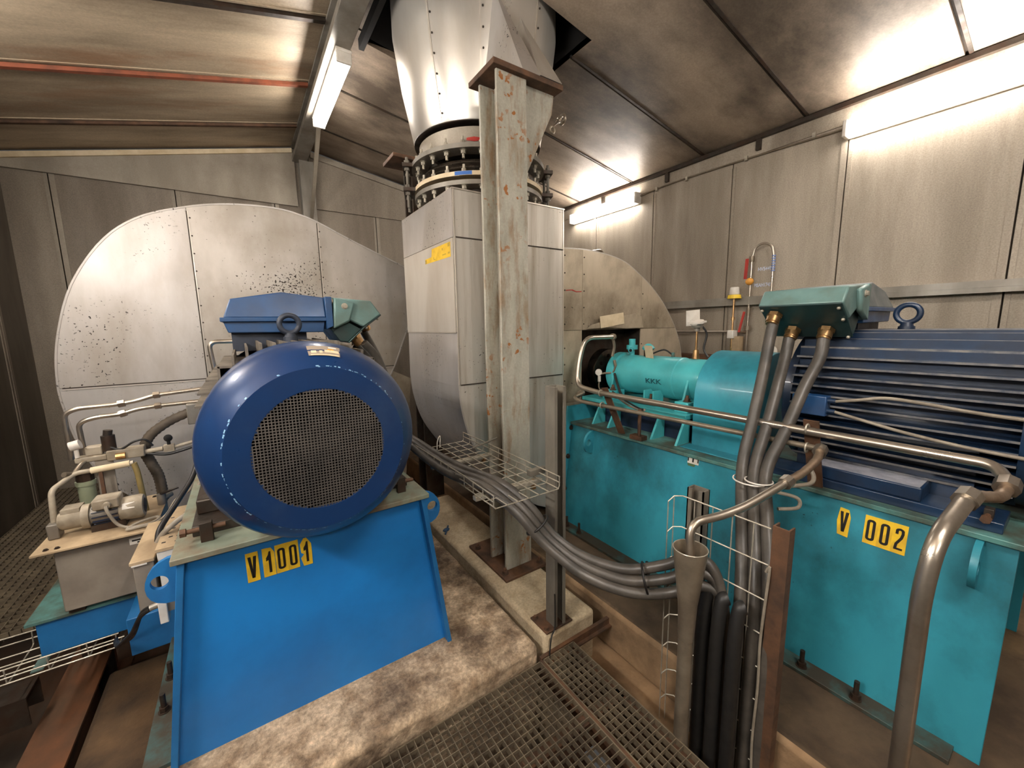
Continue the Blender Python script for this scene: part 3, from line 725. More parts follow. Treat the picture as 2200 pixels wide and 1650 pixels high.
patch(-.04, .27, .0, 1.0, 0); patch(.12, .26, .42, .68, 1, .0006); patch(.15, .21, .3, .42, 2, .0006); patch(-.02, .26, .86, .98, 1, .0006); patch(-.01, .04, .5, .75, 1, .0006); patch(.07,.1,.5,.75,1,.0006)
patch(.16, .235, .10, .22, 3, .0006)
put('maker_label', b, [mat('taupe_label', srgb(150,136,120), None, .5), PAPER, ORANGE, WHITE], m1, smooth=0, label='small taupe label with white panels')
# small junction box and its wires on the right motor
t = thing('junction_box', 'small navy junction box fixed to the side fins of the right motor', 'junction box', (2.275, .765, 1.26))
b = B(); b.box(2.245, 2.305, .69, .83, 1.25, 1.345); put('box_body', b, BOXBLUE, t, bevel=.004)
for z in (1.275, 1.325):
    b = B(); b.cyl((2.27,.69,z),(2.27,.66,z),.011,n=10); put('gland', b, NAVY, t)
for lab, pts in (('grey wire from the small junction box arching along the motor fins', [(2.27,.66,1.325),(2.25,.58,1.345),(2.265,.49,1.365),(2.28,.38,1.358),(2.285,.2,1.34),(2.285,-.1,1.33)]),
                 ('grey wire from the small junction box dropping along the motor fins', [(2.27,.66,1.275),(2.26,.55,1.255),(2.27,.4,1.225),(2.285,.2,1.20),(2.285,-.1,1.19)])):
    b = B(); b.tube(pts, .007, n=8); tag(put('signal_wire', b, CABLEGR), lab, 'wire')
# ------------------------------------------------------------------ fan casings
def panels(t, poly, xs, zs, y, m, gap=.0015, th=.008, rivet=True, skip=()):
    """cladding sheets cut from one outline along vertical lines xs and horizontal lines zs"""
    xs = [-99]+list(xs)+[99]; zs = [-99]+list(zs)+[99]
    for i, (x0, x1) in enumerate(zip(xs, xs[1:])):
        for j, (z0, z1) in enumerate(zip(zs, zs[1:])):
            if (i, j) in skip: continue
            pl = cliprect(poly, x0+gap, x1-gap, z0+gap, z1-gap)
            if len(pl) < 3: continue
            a = sum(p[0]*q[1]-q[0]*p[1] for p, q in zip(pl, pl[1:]+pl[:1]))
            if abs(a) < .01: continue
            b = B(); b.prism(pl, 'xz', y-th, y)
            if rivet:
                za, zb = max(z0, min(p[1] for p in pl)), min(z1, max(p[1] for p in pl))
                for xx, ok in ((x0+.018, x0 > -9),):
                    if ok:
                        z = za+.05
                        while z < zb-.03: b.cyl((xx,y-th-.003,z),(xx,y-th,z),.006,n=8,mi=1); z += .135
            put('cladding_sheet', b, [m[min(i, len(m)-1)] if isinstance(m, list) else m, SEAM], t, smooth=0)

# left fan: big spiral in front of the back wall
V1 = spl([(1.456,1.72),(1.36,1.48),(1.289,1.314),(1.15,1.05),(1.0,.72),(.75,.36),(.4,.14),(0,.10),(-.4,.17),(-.7,.33),(-.93,.58),(-1.05,.879),(-1.095,1.162),(-1.105,1.35),(-1.075,1.626),(-.985,1.96),(-.862,2.21),(-.707,2.417),(-.515,2.56),(-.263,2.655),(-.052,2.706),(.171,2.730),(.373,2.730),(.514,2.706),(.66,2.66),(.972,2.518),(1.46,2.313)])+[(2.2,1.99),(2.2,1.66)]
t = thing('fan_casing', 'huge round aluminium-clad fan casing behind the deep blue motor', 'fan casing', (.2, 4.45, .07))
b = B(); b.prism([(x*.999, z*.999) for x, z in V1], 'xz', 4.108, 4.85); put('casing_core', b, SEAM, t, smooth=0)
b = B()
for p, q in zip(V1, V1[1:]+V1[:1]):
    d = Vector((q[0]-p[0], 0, q[1]-p[1])); n = Vector((d.z,0,-d.x)).normalized()
    c = Vector(((p[0]+q[0])/2, 4.475, (p[1]+q[1])/2))-n*.004
    b.obox(c, d/2*1.005, (0,.378,0), n*.006)
put('rim_band', b, CLAD, t, smooth=0)
panels(t, V1, (-.265,.66), (1.313,), 4.108, [CLAD, CLADSP, CLADSP])
b = B()
for x, z0, z1 in ((-.265,1.313,2.64),(.66,1.313,2.66)): b.box(x-.0035, x+.0035, 4.0985, 4.10, z0, z1-.01); b.box(x+.006, x+.010, 4.0955, 4.10, z0, z1-.01, 1)
b.box(-1.09, 1.285, 4.0985, 4.10, 1.309, 1.317); b.box(-1.09, 1.285, 4.0955, 4.10, 1.298, 1.302, 1)
put('joint_strip', b, [SEAM, EDGE], t, smooth=0, label='dark joint lines between the cladding sheets')
b = B(); b.prism([(1.19,1.30),(1.47,1.16),(1.36,.10),(.9,.10),(1.08,.9)], 'xz', 4.13, 4.7); put('lower_casing', b, CLADDULL, t, smooth=0)
b = B()
for x in (-.7, .9): b.box(x-.09, x+.09, 4.2, 4.75, .068, .35)
put('casing_foot', b, GREYST, t)

# right fan with its rising square duct
V2 = [(1.22,2.585),(2.16,2.585)]+spl([(2.16,2.296),(2.41,2.306),(2.69,2.285),(2.90,2.24),(3.08,2.155),(3.28,2.04),(3.50,1.86),(3.69,1.63),(3.79,1.41),(3.81,1.15),(3.70,.78),(3.42,.42),(3.0,.2),(2.5,.115),(2.0,.19),(1.62,.44),(1.41,.70),(1.294,.90),(1.232,1.12),(1.215,1.29)])+[(1.22,1.62)]
YV, YW = 2.45, 3.40
t = thing('fan_casing', 'aluminium-clad fan casing with a tall square duct behind the tall column', 'fan casing', (2.4, 2.95, .07))
b = B(); b.prism([(2.66+(x-2.66)*.999, 1.35+(z-1.35)*.999) for x, z in V2], 'xz', YV+.20, YW); 
put('casing_core', b, SEAM, t, smooth=0)
b = B()
N2 = len(V2)
for i, (p, q) in enumerate(zip(V2, V2[1:]+V2[:1])):
    d = Vector((q[0]-p[0], 0, q[1]-p[1])); n = Vector((d.z,0,-d.x)).normalized()
    mid = Vector(((p[0]+q[0])/2, 0, (p[1]+q[1])/2))
    c = Vector((mid.x, (YV+YW)/2, mid.z)) - n*.004
    b.obox(c, d/2*1.003, (0,(YW-YV)/2-.001,0), n*.005)
put('rim_band', b, CLAD, t, smooth=0)
panels(t, V2, (2.16,2.372,3.13), (1.055,1.655), YV+.008, CLADDULL, skip=((0,0),(0,1),(0,2),(2,1)))
left = [(x, z) for x, z in V2 if x < 2.17]+[]
lp = cliprect(V2, 1.2, 2.16, .1, 2.6)
panels(t, lp, (), (1.30, 2.285), YV+.006, CLADST)
for z, x0, x1 in ((1.30,1.225,2.15),(2.285,1.225,2.16)):
    b = B(); b.box(x0, x1, YV-.006, YV-.002, z-.004, z+.004); put('joint_dirt', b, SEAM, t, smooth=0)
for xx in (1.214, 2.154):
    b = B(); b.box(xx, xx+.009, YV-.006, YV+.004, 1.3, 2.585); put('corner_trim', b, EDGE, t)
# sheets on the duct's left side
for z0, z1, m in ((2.285, 2.587, CLAD), (1.665, 2.281, CLADBR)):
    b = B(); b.prism([(YV, z0), (YW, z0), (YW, z1), (YV, z1)], 'yz', 1.205, 1.213); put('side_sheet', b, m, t, smooth=0)
b = B(); b.box(1.2035, 1.2048, YV, YW, 1.658, 1.664).box(1.2035, 1.2048, YV, YV+.006, 1.66, 2.28); put('joint_strip', b, EDGE, t, smooth=0)
b = B(); b.box(1.206, 2.17, YV-.008, YW+.004, 2.583, 2.592); put('duct_top', b, EDGE, t, smooth=0)
# opening round the shaft: lining, back plate, disc seal
b = B(); b.box(2.372, 3.13, YV+.19, YV+.2, 1.055, 1.655).box(2.372, 2.377, YV+.01, YV+.19, 1.055, 1.655).box(3.125, 3.13, YV+.01, YV+.19, 1.055, 1.655).box(2.377, 3.125, YV+.01, YV+.19, 1.65, 1.655)
put('opening_lining', b, DARKST, t, smooth=0, label='dark recess round the shaft')
b = B(); b.prism([(2.40,1.665),(2.46,1.70),(2.62,1.73),(2.78,1.765),(3.02,1.795),(3.10,1.77),(3.135,1.665),(2.9,1.66),(2.7,1.672)], 'xz', YV-.03, YV-.026); put('bent_flap', b, CLADDULL, t, label='bent back flap of cladding over the opening')
b = B(); b.obox((2.70, YV-.036, 1.735), (.148,0,.018), (-.008,0,.05), (0,.002,0)); put('notice_sheet', b, PAPER, t, label='cream notice sheet on the bent flap')
b = B(); b.prism([(2.19,1.98),(2.26,1.985),(2.30,1.972),(2.36,1.975),(2.36,1.968),(2.30,1.965),(2.25,1.978),(2.19,1.972)], 'xz', YV-.003, YV-.001); put('chalk_mark', b, RED, t, label='short red paint stroke')
# yellow tape label on the duct side
b = B(); P = lambda y, z, k=0: b.bm.verts.new((1.2044-k*.0006, y, z))
b._face([P(2.93,2.205),P(2.93,2.172),P(2.49,2.165),P(2.49,2.262),P(2.80,2.262),P(2.81,2.208)], 0)
text_bm(b, 'LUFT', .034, (1.2034, 2.78, 2.183), (0,-1,0), (0,0,1), 1, .9) if False else None
for y0_, y1_, z0_, z1_ in ((2.90,2.93,2.172,2.2),(2.50,2.53,2.235,2.258),(2.56,2.62,2.19,2.197),(2.50,2.53,2.188,2.2),(2.74,2.77,2.18,2.186),(2.76,2.772,2.186,2.2),(2.61,2.625,2.225,2.24)):
    b._face([P(y1_,z1_,1),P(y1_,z0_,1),P(y0_,z0_,1),P(y0_,z1_,1)], 1)
put('tape_label', b, [YELLOW, mat('faded_ink', srgb(176,146,56))], t, smooth=0, label='torn yellow tape label')
# coupling parts between motor and fan
def guard(lab, ax, y0, m):
    b = B(); pts = [(ax-.30, Z1), (ax-.30, 1.21)]+[(ax-.30*math.cos(PI*i/16), 1.215+.30*math.sin(PI*i/16)) for i in range(1,16)]+[(ax+.30, 1.21), (ax+.30, Z1)]
    b.prism(pts, 'xz', y0+.95, y0+1.30); b.box(ax-.40, ax-.29, y0+.93, y0+1.32, Z1, Z1+.008)
    tag(put('coupling_guard', b, m, bevel=.004), lab, 'machine guard')
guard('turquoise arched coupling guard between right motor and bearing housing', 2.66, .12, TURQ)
guard('blue arched coupling guard hidden behind the deep blue motor', .195, 1.78, BLUE)
def bearing(lab, ax, y0, m, full):
    t = thing('bearing_housing', lab, 'bearing housing', (ax, y0+1.8, 1.105))
    b = B(); b.lathe([(1.36,0),(1.36,.148),(1.40,.152),(1.56,.152),(1.565,.158),(1.84,.158),(1.845,.152),(2.09,.156),(2.10,.172),(2.165,.172),(2.18,.15),(2.18,0)], (ax, y0, AZ), 'y', 44); put('housing_body', b, m, t)
    for y in (1.40, 2.05):
        for s in (-1, 1):
            x0, x1 = sorted((ax+s*.12, ax+s*.27)); b = B(); b.box(x0, x1, y0+y-.045, y0+y+.055, 1.105, 1.175); put('foot', b, m, t, bevel=.004)
            b = B(); b.prism([(ax+s*.10, 1.17), (ax+s*.20, 1.17), (ax+s*.147, 1.32), (ax+s*.10, 1.34)], 'xz', y0+y+.03, y0+y+.045); put('foot_rib', b, m, t)
            b = B(); b.hexbolt((ax+s*.215, y0+y-.005, 1.175), (0,0,1), .02, .022, shank=.02); put('foot_bolt', b, RUSTST, t)
    for s in (-1, 1):
        b = B(); x0, x1 = sorted((ax+s*.10, ax+s*.215)); b.box(x0, x1, y0+1.66, y0+1.672, 1.105, 1.21).box(x0, x1, y0+1.738, y0+1.75, 1.105, 1.21).box(x0, x1, y0+1.66, y0+1.75, 1.105, 1.118); put('centre_lug', b, m, t)
        b = B(); b.hexbolt((ax+s*.185, y0+1.705, 1.118), (0,0,1), .018, .03, shank=.035); put('lug_bolt', b, RUSTST, t)
    b = B(); b.lathe([(2.18,.0),(2.18,.07),(2.26,.07),(2.27,.16),(2.28,.19),(2.30,.195),(2.36,.195),(2.36,0)], (ax, y0, AZ), 'y', 44)
    for k in range(8):
        a = 2*PI*k/8+.2; p = Vector((ax+.14*math.cos(a), y0+2.268, AZ+.14*math.sin(a))); b.hexbolt(p, (0,-1,0), .013, .014)
    put('shaft_seal', b, mat('oily_steel_%d' % full, srgb(92,84,74), srgb(40,38,36), .22, .9, 6, (1,1,1), srgb(20,20,20), .5, 3), t, label='dark oily shaft seal disc')
    if not full: return t
    b = B(); b.cyl((ax,2.16,AZ+.15),(ax,2.16,AZ+.20),.022,n=16).cyl((ax,2.16,AZ+.20),(ax,2.16,AZ+.235),.045,n=20).cyl((ax,2.16,AZ+.235),(ax,2.16,AZ+.285),.026,n=20).cyl((ax,2.155,AZ+.205),(ax-.055,2.13,AZ+.195),.02,n=16).cyl((ax-.052,2.131,AZ+.195),(ax-.058,2.128,AZ+.194),.012,n=12,mi=1)
    put('oil_filler', b, [m, BLACK], t)
    b = B(); b.cyl((ax,2.0,AZ+.15),(ax,2.0,AZ+.20),.034,n=20,mi=1).lathe([(.20,.038),(.215,.05),(.235,.036),(.25,.015),(.25,0)], (ax,2.0,AZ), 'z', 20); put('breather_cap', b, [m, DARKST], t)
    b = B(); b.cyl((ax,1.78,AZ+.155),(ax,1.78,AZ+.19),.012,n=8); put('grease_nipple', b, TURQD, t)
    b = B(); o = Vector((ax-.1625, 1.905, AZ-.012)); text_bm(b, 'KKK', .052, (ax-.1565, 1.90, AZ-.035), (0,-1,0), (-.2,0,1), 0, 1.35, .0012); put('raised_letters', b, mat('deep_teal', srgb(24,84,92)), t, smooth=0)
    return t
bearing('turquoise bearing housing on the pedestal left of the coupling guard', 2.66, .12, TURQL, 1)
bearing('blue bearing housing hidden behind the deep blue motor', .195, 1.78, BLUE, 0)
b = B(); b.obox((2.58, 1.935, 1.485), (-.018,-.05,.0), (-.012,0,.048), (.001,.0006,.0003)); tag(put('paper_tag', b, PAPER), 'cream paper tag hanging on the turquoise bearing housing', 'tag')
b = B(); b.tube([(2.62,1.93,1.47),(2.66,1.86,1.50),(2.67,1.80,1.47),(2.66,1.77,1.452)], .006, n=8); tag(put('sensor_cable', b, CABLEBK), 'black sensor cable looping over the top of the turquoise bearing housing', 'cable')
# pressure gauge and tubing at the seal
t = thing('pressure_gauge', 'small white gauge with a fitting beside the dark shaft seal', 'gauge', (2.45, 2.33, 1.20))
b = B(); b.cyl((2.452,2.33,1.305),(2.435,2.315,1.305),.027,n=24).cyl((2.46,2.34,1.305),(2.45,2.33,1.305),.02,n=16); put('dial', b, WHITE, t)
b = B(); b.cyl((2.455,2.325,1.225),(2.455,2.325,1.275),.013,n=12); put('valve_body', b, WHITE, t)
b = B(); b.tube([(2.455,2.325,1.225),(2.45,2.32,1.17),(2.47,2.28,1.13),(2.52,2.25,1.12)], .006, n=8).tube([(2.455,2.31,1.29),(2.47,2.27,1.30),(2.50,2.22,1.31),(2.51,2.20,1.36)], .008, n=8).tube([(2.51,2.20,1.36),(2.505,2.21,1.41)],.012,n=8); put('tubing', b, PIPED, t)
b = B(); b.tube([(2.50,2.20,1.30),(2.47,2.14,1.22),(2.44,2.06,1.14),(2.42,1.92,1.12),(2.43,1.75,1.12)], .010, n=8); tag(put('hose', b, CABLEBK), 'black rubber hose curving down beside the turquoise bearing housing', 'hose')
# temperature transmitter on the guard
t = thing('temperature_sensor', 'grey sensor head on a thin stem above the turquoise guard', 'sensor', (2.66, 1.60, 1.45))
b = B(); b.cyl((2.66,1.60,1.447),(2.66,1.60,1.51),.025,.018,n=14); put('sensor_socket', b, BRASS, t)
b = B(); b.cyl((2.66,1.60,1.51),(2.66,1.60,1.645),.008,n=8); put('sensor_stem', b, BRASS, t)
b = B(); b.cyl((2.66,1.60,1.64),(2.66,1.60,1.665),.02,n=16).cyl((2.66,1.60,1.665),(2.66,1.60,1.695),.035,.042,n=24); put('sensor_head', b, GREYST, t)
b = B(); b.obox((2.655,1.60,1.703), (.045,0,.006), (0,.045,.0), (-.001,0,.006)); b.cyl((2.66,1.6,1.695),(2.655,1.6,1.712),.046,.044,n=24); put('sensor_lid', b, WHITE, t)
b = B(); b.tube([(2.675,1.575,1.68),(2.70,1.55,1.62),(2.69,1.56,1.52),(2.68,1.52,1.46)], .007, n=8); put('sensor_lead', b, CABLEBK, t)
b = B(); b.obox((2.70,1.66,1.735), (.0,-.052,.003), (0,.003,.055), (.001,0,0)); put('name_card', b, [WHITE], t, label='white card with faint writing')

# ------------------------------------------------------------------ expansion joint and stack
EC = Vector((1.69, 2.93, 0))
t = thing('expansion_joint', 'round steel expansion joint with bolted flanges on top of the square duct', 'expansion joint', (EC.x, EC.y, 2.592))
def ring(name, prof, m, par=t, lab=None): 
    b = B(); b.lathe(prof, EC, 'z', 64, closed=True); return put(name, b, m, par, label=lab)
b = B(); b.lathe([(2.592,.40),(2.68,.40),(2.68,.37),(2.592,.37)], EC, 'z', 56, closed=True); put('lower_collar', b, DARKST, t)
ring('lower_flange', [(2.665,.39),(2.665,.505),(2.695,.505),(2.695,.39)], GREYST)
ring('clamp_flange', [(2.722,.39),(2.722,.505),(2.750,.505),(2.750,.39)], PAPER, lab='pale flange with a blue paint patch')
prof = [(2.75,.40)]
for i in range(40):
    z = 2.752+.10*i/39; prof.append((z, .425+.022*math.sin(2*PI*3.0*i/39)))
prof += [(2.853,.40),(2.853,.385),(2.75,.385)]
ring('bellows', prof, mat('bellows_steel', srgb(150,140,128), srgb(100,92,82), .3, .85, 8))
ring('upper_flange', [(2.893,.40),(2.893,.52),(2.923,.52),(2.923,.40)], GREYST)
ring('upper_collar', [(2.923,.44),(3.05,.455),(3.05,.40),(2.923,.39)], GABLE, lab='pale collar above the upper flange')
b = B()
for k in range(8):
    a0, a1 = 3.86+k*.03, 3.86+(k+1)*.03
    P = lambda a, z: b.bm.verts.new((EC.x+.5062*math.cos(a), EC.y+.5062*math.sin(a), z)); b._face([P(a0,2.724),P(a1,2.724),P(a1,2.748),P(a0,2.748)])
put('paint_patch', b, BLUEP, t, smooth=0)
b = B()
for k in range(7):
    a0, a1 = 4.02+k*.034, 4.02+(k+1)*.034; u = .008*abs(k-3)/3
    P = lambda a, z: b.bm.verts.new((EC.x+.4515*math.cos(a), EC.y+.4515*math.sin(a), z)); b._face([P(a0,2.955+u),P(a1,2.955+u*.7),P(a1,2.985-u*.4),P(a0,2.985-u)])
put('paint_stripe', b, RED, t, smooth=0, label='red paint stroke')
def circ_bolts(n, r, z, up, a0):
    first = None
    for k in range(n):
        a = a0+2*PI*k/n; p = Vector((EC.x+r*math.cos(a), EC.y+r*math.sin(a), z))
        if first is None:
            b = B(); b.hexbolt(p, (0,0,up), .017, .024, shank=.028); first = put('flange_bolt', b, ZINC, t); p0 = p
        else: dup(first, t, p-p0)
circ_bolts(24, .475, 2.893, -1, .05); circ_bolts(24, .487, 2.923, 1, .05); circ_bolts(24, .475, 2.75, 1, .05); circ_bolts(24, .475, 2.665, -1, .05)
for k, a in enumerate((2.75, 5.85, 1.2, 4.4)):           # outer brackets with tie rods
    if k == 3: continue
    u = Vector((math.cos(a), math.sin(a), 0)); w = Vector((-u.y, u.x, 0))
    for z in (2.908, 2.736, ):
        b = B(); b.obox(EC+u*.525+Vector((0,0,z)), u*.06, w*.10, (0,0,.014)); put('tie_bracket', b, DARKST, t, bevel=.003)
    for q in (-.06, .06):
        b = B(); p = EC+u*.552+w*q; b.cyl(p+Vector((0,0,2.61)), p+Vector((0,0,2.97)), .011, n=10)
        for z in (2.70, 2.752, 2.875, 2.925): b.cyl(p+Vector((0,0,z)), p+Vector((0,0,z+.022)), .021, n=6)
        put('tie_rod', b, ZINCD, t)

t = thing('exhaust_stack', 'shiny flared aluminium stack rising from the joint through the roof', 'stack', (EC.x, EC.y, 3.08))
b = B(); b.lathe([(3.075,.485),(3.09,.492),(3.45,.565),(3.80,.612),(4.6,.612),(4.6,.58),(3.80,.59),(3.45,.545),(3.10,.47),(3.075,.47)], EC, 'z', 72, closed=True); put('stack_shell', b, CLADBR, t, smooth=50)
b = B(); b.lathe([(3.078,.40),(3.078,.49),(3.072,.49),(3.072,.40)], EC, 'z', 64, closed=True); put('bottom_ring', b, DARKST, t)
for a in (3.67, 4.25, 4.95):
    b = B()
    u = Vector((math.cos(a), math.sin(a), 0)); w = Vector((-u.y,u.x,0))
    for (z0,r0),(z1,r1) in (((3.09,.494),(3.45,.567)),((3.45,.567),(3.80,.614)),((3.80,.614),(4.5,.614))):
        b.bar(EC+u*r0+Vector((0,0,z0)), EC+u*r1+Vector((0,0,z1)), .012, .004, u)
    for i in range(7):
        z = 3.13+i*.11; r = .494+(z-3.09)*.203 if z < 3.45 else .567+(z-3.45)*.134
        p = EC+u*(r-.002)+w*.018+Vector((0,0,z)); b.cyl(p, p+u*.006, .006, n=8, mi=1)
    put('seam_strip', b, [EDGE, SEAM], t, smooth=0)
# clad brackets that stand on the column's cap plate
def wedge(pts_low, apex, name, m):
    b = B(); v = [b.bm.verts.new(p) for p in pts_low]; a = [b.bm.verts.new(p) for p in apex]
    n = len(v)
    if len(a) == 2:
        b._face([v[0],v[1],a[0]]); b._face([v[1],v[2],a[1],a[0]]); b._face([v[2],v[3],a[1]]); b._face([v[3],v[0],a[0],a[1]]); b._face(v[::-1])
    return put(name, b, m, t, smooth=0)
wedge([(1.46,2.0,3.138),(1.60,2.0,3.138),(1.60,2.55,3.138),(1.46,2.55,3.138)], [(1.50,2.36,3.80),(1.56,2.45,3.80)], 'clad_bracket', CLAD)
wedge([(1.58,1.99,3.138),(1.745,1.99,3.138),(1.80,2.6,3.138),(1.58,2.5,3.138)], [(1.68,2.32,3.66),(1.72,2.42,3.66)], 'clad_bracket', CLADBR)

# ------------------------------------------------------------------ steel columns
def column(lab, x0, x1, y0, y1, zt, cap, gus, m, base=True):
    t = thing('steel_column', lab, 'column', ((x0+x1)/2, (y0+y1)/2, .092 if base else .07))
    zb = .112 if base else .07; f = .018; xm = (x0+x1)/2
    b = B(); b.box(x0, x1, y0, y0+f, zb, zt).box(x0, x1, y1-f, y1, zb, zt).box(xm-.006, xm+.006, y0+f, y1-f, zb, zt); put('shaft', b, m, t, bevel=.003)
    b = B(); b.box(*cap, zt, zt+.03); put('cap_plate', b, RUSTST, t, bevel=.003)
    if gus: b = B(); b.prism(gus, 'xz', y0+.045, y0+.065); put('gusset_plate', b, m, t)
    if base:
        b = B(); b.box(1.235, 1.56, 1.93, 2.43, .092, .112); put('base_plate', b, RUSTST, t, bevel=.003)
        for x, y in ((1.27,2.0),(1.53,1.97),(1.27,2.36),(1.53,2.36)):
            b = B(); b.hexbolt((x,y,.112),(0,0,1),.018,.02,shank=.015); put('anchor_bolt', b, RUSTST, t)
    return t
column('tall rust-streaked steel column standing in front of the square duct', 1.29, 1.495, 2.015, 2.215, 3.10, (1.255,1.75,1.985,2.27), [(1.495,3.10),(1.735,3.10),(1.72,2.99),(1.53,2.62),(1.495,2.62)], COLPAINT)
column('dark steel column half hidden behind the square duct', 1.335, 1.51, 3.46, 3.66, 3.10, (1.17,1.60,3.42,3.70), None, DARKST, False)
# small eye fittings on the column gusset
t = thing('spring_hanger', 'thin rod with rings sticking out right of the column bracket', 'hanger', (1.75, 2.06, 2.93))
b = B(); b.tube([(1.735,2.06,2.93),(1.80,2.1,2.98),(1.89,2.16,3.04)], .006, n=8); b.tube([(1.735,2.05,2.95),(1.80,2.10,3.0),(1.85,2.13,3.03)], .004, n=6); put('rod', b, PIPE, t)
b = B(); b.torus((1.905,2.17,3.055),'x',.026,.010,20,8).torus((1.86,2.15,3.035),'x',.015,.008,16,8); put('ring', b, PIPE, t)
b = B(); b.torus((1.725,2.06,2.905),'y',.018,.007,18,8); put('ring', b, PIPED, t)

# ------------------------------------------------------------------ cable tray, its post, struts
def wire_tray(name, lab, lines, cross, r, m=ZINC, cat='cable tray'):
    t = thing(name, lab, cat, lines[0][0])
    b = B()
    for l in lines: b.tube(l, r*1.15, n=6, curve=False)
    put('long_wires', b, m, t)
    b = B()
    for l in cross: b.tube(l, r, n=6, curve=False)
    put('cross_wires', b, m, t); return t
ZT = .90
TX0, TX1, TY0, TY1 = .86, 1.225, 1.42, 2.46
lines = []
for i in range(7):
    x = TX0+(TX1-TX0)*i/6; lines.append([(x,TY0,ZT),(x,TY1,ZT)])
for z in (ZT+.03, ZT+.06): lines += [[(TX0-.008,TY0+.0,z),(TX0-.008,TY0+.3,z+.004),(TX0-.012,TY1,z)], [(TX1+.008,TY0,z),(TX1+.008,TY1-.3,z+.003),(TX1+.008,TY1,z)]]
cross = []
for j in range(12):
    y = TY0+.004+(TY1-TY0-.008)*j/11; cross.append([(TX0-.008,y,ZT+.06),(TX0-.008,y,ZT+.012),(TX0,y,ZT-.003),(TX1,y,ZT-.003),(TX1+.008,y,ZT+.012),(TX1+.008,y,ZT+.06)])
tr = wire_tray('cable_tray', 'zinc wire cable tray between the deep blue motor and the tall column', lines, cross, .0027)
for y in (1.60, 2.12):
    b = B(); b.box(TX0-.01, TX1+.03, y-.016, y+.016, ZT-.028, ZT-.006); put('cross_strut', b, ZINC, tr, bevel=.002)
    b = B(); b.box(TX1-.05, TX1+.06, y-.016, y+.016, ZT+.02, ZT+.05) if y < 2 else b.cyl((TX1-.1,y,ZT+.05),(TX1+.08,y,ZT+.085),.006,n=8); put('wall_arm', b, ZINCD, tr)
    b = B(); b.cyl((TX1-.02,y,ZT-.06),(TX1-.02,y,ZT-.005),.006,n=8).cyl((TX1-.02,y,ZT-.055),(TX1-.02,y,ZT-.04),.016,n=6); put('hook_bolt', b, BRASS, tr)
b = B(); b.tube([(.99,2.36,.905),(1.0,2.37,.96),(1.02,2.37,.99),(1.01,2.36,.915)], .003, n=6); put('cable_tie', b, WHITE, tr, label='white cable tie')
t = thing('tray_post', 'narrow grey channel post on a rusty foot plate in front of the tall column', 'post', (1.265, 1.49, .092))
b = B(); b.box(1.235, 1.243, 1.46, 1.535, .102, 1.40).box(1.30, 1.308, 1.46, 1.535, .102, 1.40).box(1.243, 1.30, 1.527, 1.535, .102, 1.40).box(1.243,1.252,1.46,1.466,.102,1.40).box(1.291,1.30,1.46,1.466,.102,1.40); put('channel', b, ZINCD, t)
b = B(); b.box(1.175, 1.355, 1.455, 1.60, .092, .102); put('foot_plate', b, RUSTST, t, bevel=.002)
for x, y in ((1.195,1.48),(1.335,1.48),(1.195,1.58),(1.335,1.58)):
    b = B(); b.hexbolt((x,y,.102),(0,0,1),.011,.012); put('bolt', b, RUSTST, t)
b = B(); b.tube([(1.235,1.462,.3),(1.23,1.455,.12),(1.19,1.435,.09),(1.17,1.425,.02),(1.165,1.42,-.05)], .004, n=6); tag(put('earth_wire', b, CABLEBK), 'thin dark wire hanging over the edge of the pale pad', 'wire')

# ------------------------------------------------------------------ power cables
G = 'thick power cables'
def cable(lab, pts, r, m=CABLE): b = B(); b.tube(pts, r, n=12, sub=7); return tag(put('power_cable', b, m, smooth=80), lab, 'cable', G)
for k, (lab, d) in enumerate((('dusty power cable lying furthest left in the cable tray', -1), ('dusty power cable between two others in the cable tray', 0), ('dusty power cable on the column side of the three in the tray', 1))):
    st = ((.575,2.36,1.62), (.56,2.50,1.60), (.63,2.57,1.68))[k]
    cable(lab, [st, (st[0]+.09,st[1]+.03,1.50), (st[0]+.15,st[1]+.0,1.25), (.80+.03*d,2.56+.02*d,1.03), (.87+.035*d,2.36,.945), (.885+.045*d,2.1,.926), (.90+.046*d,1.85,.926+.004*d), (.955+.046*d,1.60,.926), (1.03+.045*d,1.45+.012*d,.835),
         (1.11+.042*d,1.36+.025*d,.70), (1.20+.03*d,1.22+.035*d,.605+.018*d), (1.31+.022*d,1.06+.03*d,.575+.03*d), (1.41+.01*d,.93+.02*d,.615+.05*d), (1.465+.01*d,.845+.02*d,.675+.05*d), (1.50,.77+.008*d,.655+.045*d), (1.505,.745-.022*d,.50), (1.505,.74-.022*d,.2), (1.505,.74-.022*d,-.2)], .0225, CABLE)
for k, (lab, st, lo, w) in enumerate((('dusty power cable hanging from the far gland of the right motor', (2.215,.928,1.70), (1.93,.895,1.03), 0), ('dusty power cable in the middle of three hanging from the right motor', (2.30,.885,1.615), (1.93,.84,1.02), 1), ('dusty power cable hanging from the near gland of the right motor', (2.30,.74,1.615), (1.93,.79,1.02), 2))):
    d = Vector((-.30,0,-.95)); s2 = Vector(st)
    cable(lab, [s2, s2+d*.10, ((st[0]*2+lo[0])/3-.0, (st[1]*2+lo[1])/3, (st[2]*1.25+lo[2]*.75)/2), ((st[0]+lo[0]*2)/3, (st[1]+lo[1]*2)/3, (st[2]*.6+lo[2]*1.4)/2), lo, (1.78,.815-.052*w,.86+.0*w), (1.64,.735-.052*w,.70), (1.565,.695-.052*w,.50), (1.555,.69-.052*w,.2), (1.555,.69-.052*w,-.2)], .026, CABLE)
